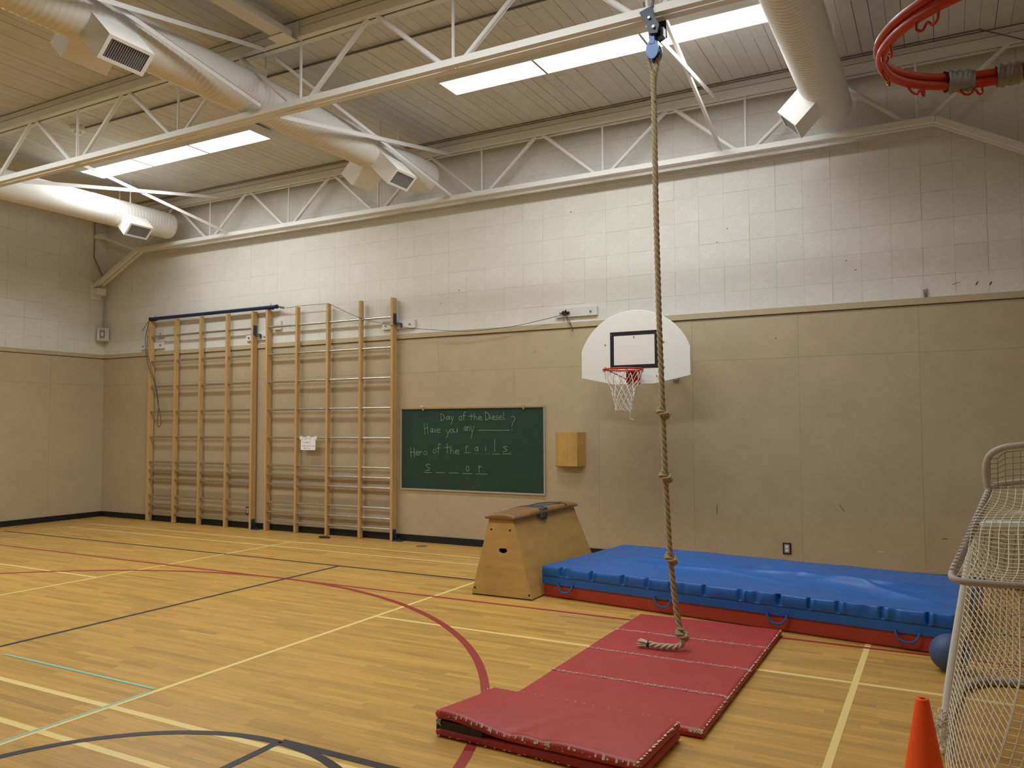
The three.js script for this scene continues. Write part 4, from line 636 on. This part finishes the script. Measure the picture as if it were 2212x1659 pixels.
{
  const t = thing('climbing_rope', 'thick brown knotted climbing rope hanging to the red mat', 'rope', [-1.86, 0.05, 3.85]);
  const o = V(-1.86, 0.05, 3.85), q = (x, y, z) => V(x, y, z).sub(o);
  obj('rope_line', laidRope([q(-1.946, 4.5, 3.84), q(-1.944, 4.165, 3.84), q(-1.939, 3.424, 3.84), q(-1.931, 2.873, 3.84), q(-1.925, 2.509, 3.84), q(-1.915, 2.148, 3.84), q(-1.905, 1.86, 3.85), q(-1.898, 1.575, 3.85), q(-1.89, 1.334, 3.85), q(-1.879, 1.08, 3.85), q(-1.859, 0.767, 3.86), q(-1.834, 0.527, 3.87), q(-1.812, 0.358, 3.88), q(-1.783, 0.228, 3.9), q(-1.756, 0.15, 3.92)], 0.0225), M.rope, t);
  obj('splice', [laidRope([q(-1.984, 4.645, 3.86), q(-1.968, 4.56, 3.85), q(-1.95, 4.46, 3.842), q(-1.944, 4.3, 3.84)], 0.016, 0.11), laidRope([q(-1.898, 4.68, 3.83), q(-1.915, 4.58, 3.835), q(-1.935, 4.47, 3.838), q(-1.944, 4.3, 3.84)], 0.018, 0.12), laidRope([q(-1.945, 4.52, 3.85), q(-1.942, 4.4, 3.852), q(-1.943, 4.28, 3.845)], 0.02, 0.1)], M.rope, t, 'doubled and spliced eye at the top');
  const tail = [q(-1.752, 0.16, 3.925), q(-1.745, 0.11, 3.945), q(-1.775, 0.085, 3.965), q(-1.84, 0.0805, 3.985), q(-1.92, 0.0805, 4.0), q(-1.985, 0.087, 4.0)];
  obj('rope_tail', laidRope(tail, 0.0225, 0.13), M.ropePale, t, 'paler rope tail lying on the mat');
  const fan = []; for (let i = 0; i < 26; i++) { const a = rr(-1, 1), b = rr(-1, 1); fan.push(tube([q(-1.99, 0.083 + a * 0.01, 4.0 + b * 0.012), q(-2.02, 0.088 + a * 0.02, 4.0 + b * 0.022), q(-2.05 - rr(0, 0.025), 0.089 + a * 0.024, 4.0 + b * 0.034)], 0.0045, 5, 8)); }
  obj('frayed_end', fan, M.ropeWhite, t, 'pale frayed rope end');
  obj('binding', [rod(q(-1.982, 0.0825, 4.0), q(-1.998, 0.085, 4.0), 0.024, 14)], M.black, t, 'black tape binding');
  const knot = (x, y, z) => {                              // overhand knot: the standing rope wrapped by a slanting turn and a half
    const pts = [], c = q(x, y, z); for (let i = 0; i <= 22; i++) { const f = i / 22, a = 2.6 + f * Math.PI * 3.4, r = 0.037 * Math.min(1, Math.sin(Math.PI * f) * 2.2 + 0.05); pts.push(V(r * Math.cos(a), 0.024 - 0.05 * f - 0.5 * r * Math.cos(a), r * Math.sin(a)).add(c)); }
    obj('knot', [laidRope(pts, 0.0215, 0.14)], M.rope, t, 'tight knot in the rope');
  };
  knot(-1.902, 1.82, 3.85); knot(-1.889, 1.33, 3.85); knot(-1.853, 0.71, 3.86); knot(-1.757, 0.165, 3.922);
}
{
  const t = thing('rope_clamp', 'blue pulley on a dark beam clamp holding the rope', 'pulley', [-1.94, 4.95, 3.84]);
  const sh = (pts, z0, z1, m, n) => { const g = extrude(shapeGeo(pts), z1 - z0, 0.001); g.translate(0, 0, z0); obj(n, g, m, t); };
  sh([[-0.085, 0.03], [0.02, 0.06], [0.035, -0.02], [0.075, -0.1], [0.06, -0.17], [-0.01, -0.16], [-0.03, -0.08]], 0.082, 0.094, M.clampNavy, 'clamp_plate');
  sh([[-0.03, 0.03], [0.07, 0.06], [0.08, -0.03], [0.085, -0.13], [0.02, -0.16], [-0.01, -0.08]], -0.096, -0.084, M.clampNavy, 'clamp_plate');
  obj('clamp_bolt', [rod(V(0.0, -0.04, -0.11), V(0, -0.04, 0.115), 0.011), rod(V(0.035, -0.12, -0.11), V(0.035, -0.12, 0.115), 0.012), rod(V(-0.045, 0.03, 0.07), V(-0.06, 0.12, 0.06), 0.008), rod(V(0.02, 0.05, 0.08), V(0.025, 0.13, 0.07), 0.012)], M.bolt, t);
  obj('hook_bar', [box(-0.03, 0.09, -0.17, -0.1, -0.03, 0.03), rbox(-0.004, 0.036, -0.26, -0.1, -0.012, 0.06, 0.008)], M.clampNavy, t);
  const pl = extrude(shapeGeo(ellipse(0.008, -0.275, 0.052, 0.078, 25).slice(0, 24)), 0.006, 0.002);
  for (const z of [0.058, -0.036]) { const g = pl.clone(); g.translate(0, 0, z); obj('pulley_cheek', g, M.pulleyBlue, t); }
  obj('pulley_neck', rbox(-0.014, 0.03, -0.235, -0.12, 0.05, 0.07, 0.004), M.pulleyBlue, t);
  obj('sheave', rod(V(0.008, -0.285, -0.03), V(0.008, -0.285, 0.056), 0.045, 20), M.black, t);
}

// ------------------------------------------------------------------ goals, ball, cone
{
  const t = thing('hockey_goal', 'white framed goal on the floor with loose white netting', 'goal', [0, 0, 4.95]);
  const R = 0.027;
  obj('post', tube([V(-0.04, 0.02, 0.05), V(-0.02, 0.25, 0.03), V(0.06, 0.75, 0.0), V(0.135, 1.12, -0.01), V(0.17, 1.19, -0.01), V(0.23, 1.2, -0.01)], R, 12, 60), M.goalWhite, t);
  obj('crossbar', rod(V(0.23, 1.2, -0.01), V(1.1, 1.2, -0.01), R, 12), M.goalWhite, t);
  obj('base_frame', tube([V(-0.035, 0.026, 0.0), V(-0.02, 0.026, -0.5), V(0.02, 0.026, -0.85), V(0.06, 0.026, -1.1), V(0.16, 0.026, -1.28), V(0.3, 0.026, -1.36), V(0.6, 0.026, -1.4), V(1.05, 0.026, -1.4)], R, 12, 90), M.grey, t);
  obj('back_net', netting((u, v) => V(0.18 + u * 0.9 - 0.12 * v * (1 - u), 1.17 - 1.1 * v + 0.02 * Math.sin(u * 31), -0.05 - 1.28 * v ** 1.5 + 0.03 * Math.sin(u * 23 + v * 17)), 26, 34, 0.0026), M.oldNet, t, 'old brown netting at the back');
  obj('back_net', netting((u, v) => V(0.13 - 0.13 * v + 0.02 * Math.sin(v * 19), 1.1 - 1.05 * v, -0.02 - u * (0.2 + 1.1 * v)), 22, 34, 0.0026), M.oldNet, t, 'old brown side netting');
  // front pocket: side sheet from the post to the fold line, then the near sheet across
  const fold = (v) => V(0.3 - 0.05 * v - 0.34 * Math.max(0, v - 0.3) ** 1.2, 1.12 - 1.09 * v, 0.28 + 0.42 * v);
  const post = (v) => V(0.13 - 0.17 * v, 1.12 - 1.08 * v, 0.02 + 0.05 * v);
  obj('side_net', netting((u, v) => { const p = post(v).lerp(fold(v), u); p.y -= 0.26 * u ** 1.3 - 0.03; p.x -= 0.015 * Math.sin(u * Math.PI); p.y = Math.max(0.012, p.y); return p; }, 10, 36, 0.0029), M.goalNet, t, 'pale side netting');
  obj('front_net', netting((u, v) => { const p = fold(v); p.y -= 0.23; p.x += u * 0.78; p.y += -0.03 * Math.sin(u * 3) + 0.02 * u; p.z += 0.04 * Math.sin(u * 4 + v * 3); p.y = Math.max(0.012, p.y); return p; }, 18, 36, 0.0029), M.goalNet, t, 'pale front netting');
  const heap = []; for (let i = 0; i < 46; i++) { const c = V(rr(-0.085, -0.03), rr(0.02, 0.23), rr(0.02, 0.16)); heap.push(tube([c, c.clone().add(V(rr(-0.025, 0.025), rr(-0.035, 0.035), rr(-0.03, 0.03))), c.clone().add(V(rr(-0.03, 0.03), rr(-0.02, 0.05), rr(-0.04, 0.04))), c.clone().add(V(rr(-0.03, 0.03), rr(-0.03, 0.03), rr(-0.03, 0.03)))], 0.0028, 4, 12)); }
  obj('gathered_net', heap, M.goalNet, t, 'netting bunched at the foot of the post');
}
{
  const t = thing('hockey_goal', 'grey tube goal frame resting on top of the white goal', 'goal', [0, 0, 4.95]);
  const R = 0.0165, A = V(0.02, 0.99, 0.55), B = V(0.225, 1.36, -0.4), lo = (x) => V(x, 0.99 + 0.02 * x, 0.55 - 0.35 * x * x * 0.2);
  obj('front_tube', tube([V(1.05, 1.01, 0.5), V(0.6, 1.0, 0.53), V(0.12, 0.99, 0.55), V(0.05, 0.992, 0.545), V(0.018, 1.0, 0.52), V(0.02, 1.02, 0.46), V(0.07, 1.1, 0.25), V(0.165, 1.265, -0.16), V(0.215, 1.35, -0.37), V(0.235, 1.37, -0.42), V(0.28, 1.385, -0.44), V(0.6, 1.43, -0.44), V(1.05, 1.46, -0.44)], R, 12, 150), M.goalGrey, t);
  obj('back_tube', tube([V(0.215, 1.33, -0.38), V(0.205, 1.42, -0.37), V(0.205, 1.49, -0.36), V(0.225, 1.55, -0.35), V(0.28, 1.59, -0.34), V(0.36, 1.607, -0.33), V(0.7, 1.64, -0.33), V(1.05, 1.66, -0.33)], R * 1.1, 12, 70), M.goalGrey, t);
  const wrap = []; for (let i = 0; i < 26; i++) { const f = i / 25, p = V(0.024, 1.02, 0.47).lerp(V(0.215, 1.345, -0.36), f), d = V(0.19, 0.325, -0.83).normalize(); const g = new THREE.TorusGeometry(R + 0.002, 0.0032, 6, 14); g.applyQuaternion(new THREE.Quaternion().setFromUnitVectors(V(0, 0, 1), d)); g.rotateY(0.0); g.translate(p.x, p.y, p.z); wrap.push(g); }
  obj('lacing', wrap, M.goalGrey, t, 'cord laced round the tube');
  const top = (u, v) => { const l = V(0.03, 1.0, 0.52).lerp(V(0.235, 1.37, -0.4), v), r = V(1.02, 1.02, 0.5).lerp(V(1.02, 1.46, -0.44), v); const p = l.lerp(r, u); const over = Math.exp(-(((v - 0.55) / 0.28) ** 2)); p.y += 0.012 * over - 0.05 * Math.exp(-(((v - 0.82) / 0.14) ** 2)) * Math.min(1, u * 6) - 0.045 * Math.exp(-(((v - 0.22) / 0.18) ** 2)) * Math.min(1, u * 6); p.x += 0.012 * Math.sin(v * 9); return p; };
  obj('top_net', netting(top, 22, 30, 0.0024), M.goalNet, t, 'pale netting draped over the crossbar');
  obj('back_net', netting((u, v) => V(0.225 + u * 0.8, 1.36 + u * 0.08 + v * (0.2 + 0.02 * u) + (u < 0.08 ? -0.03 * v : 0), -0.4 + 0.06 * v), 22, 6, 0.002), M.oldNet, t, 'old netting on the raised loop');
}
{
  const t = thing('playground_ball', 'blue rubber ball between crash mat and goal net', 'ball', [-0.005, 0.001, 3.4]);
  const g = new THREE.SphereGeometry(0.128, 40, 28); g.translate(0, 0.128, 0); obj('ball_skin', worldUV(g, 3), M.ball, t); obj('valve_label', rbox(0.02, 0.06, 0.2, 0.222, 0.095, 0.106, 0.002, 1), M.white, t);
}
{
  const t = thing('traffic_cone', 'orange traffic cone standing in front of the goal net', 'cone', [-0.12, 0.001, 5.6]);
  const pr = [[0.013, 0.455], [0.0245, 0.457], [0.0275, 0.452], [0.03, 0.44], [0.1, 0.03], [0.108, 0.02], [0.108, 0.012], [0.085, 0.012], [0.02, 0.43], [0.013, 0.455]];
  obj('cone_body', new THREE.LatheGeometry(pr.map(([r, y]) => new THREE.Vector2(r, y)), 40), M.cone, t); obj('cone_base', rbox(-0.12, 0.12, 0, 0.016, -0.12, 0.12, 0.006), M.cone, t);
}
// small things on the floor
{ const g = rod(V(0, 0.0, 0), V(0, 0.022, 0), 0.09, 24, 0.078); g.scale(1.25, 1, 0.55); const o = tag(obj('floor_pad', g, M.blackRubber), 'flat black rubber pad on the floor before the wall bars', 'pad'); o.position.set(-8.42, 0.001, 0.32); }
{ const g = rod(V(0, 0.0, 0), V(0, 0.003, 0), 0.085, 24); const o = tag(obj('floor_socket', g, M.gap), 'round grey floor socket cover between wall bars and vaulting box', 'socket cover'); o.position.set(-6.6, 0.0008, 0.33); }

renderer.render(scene, camera);
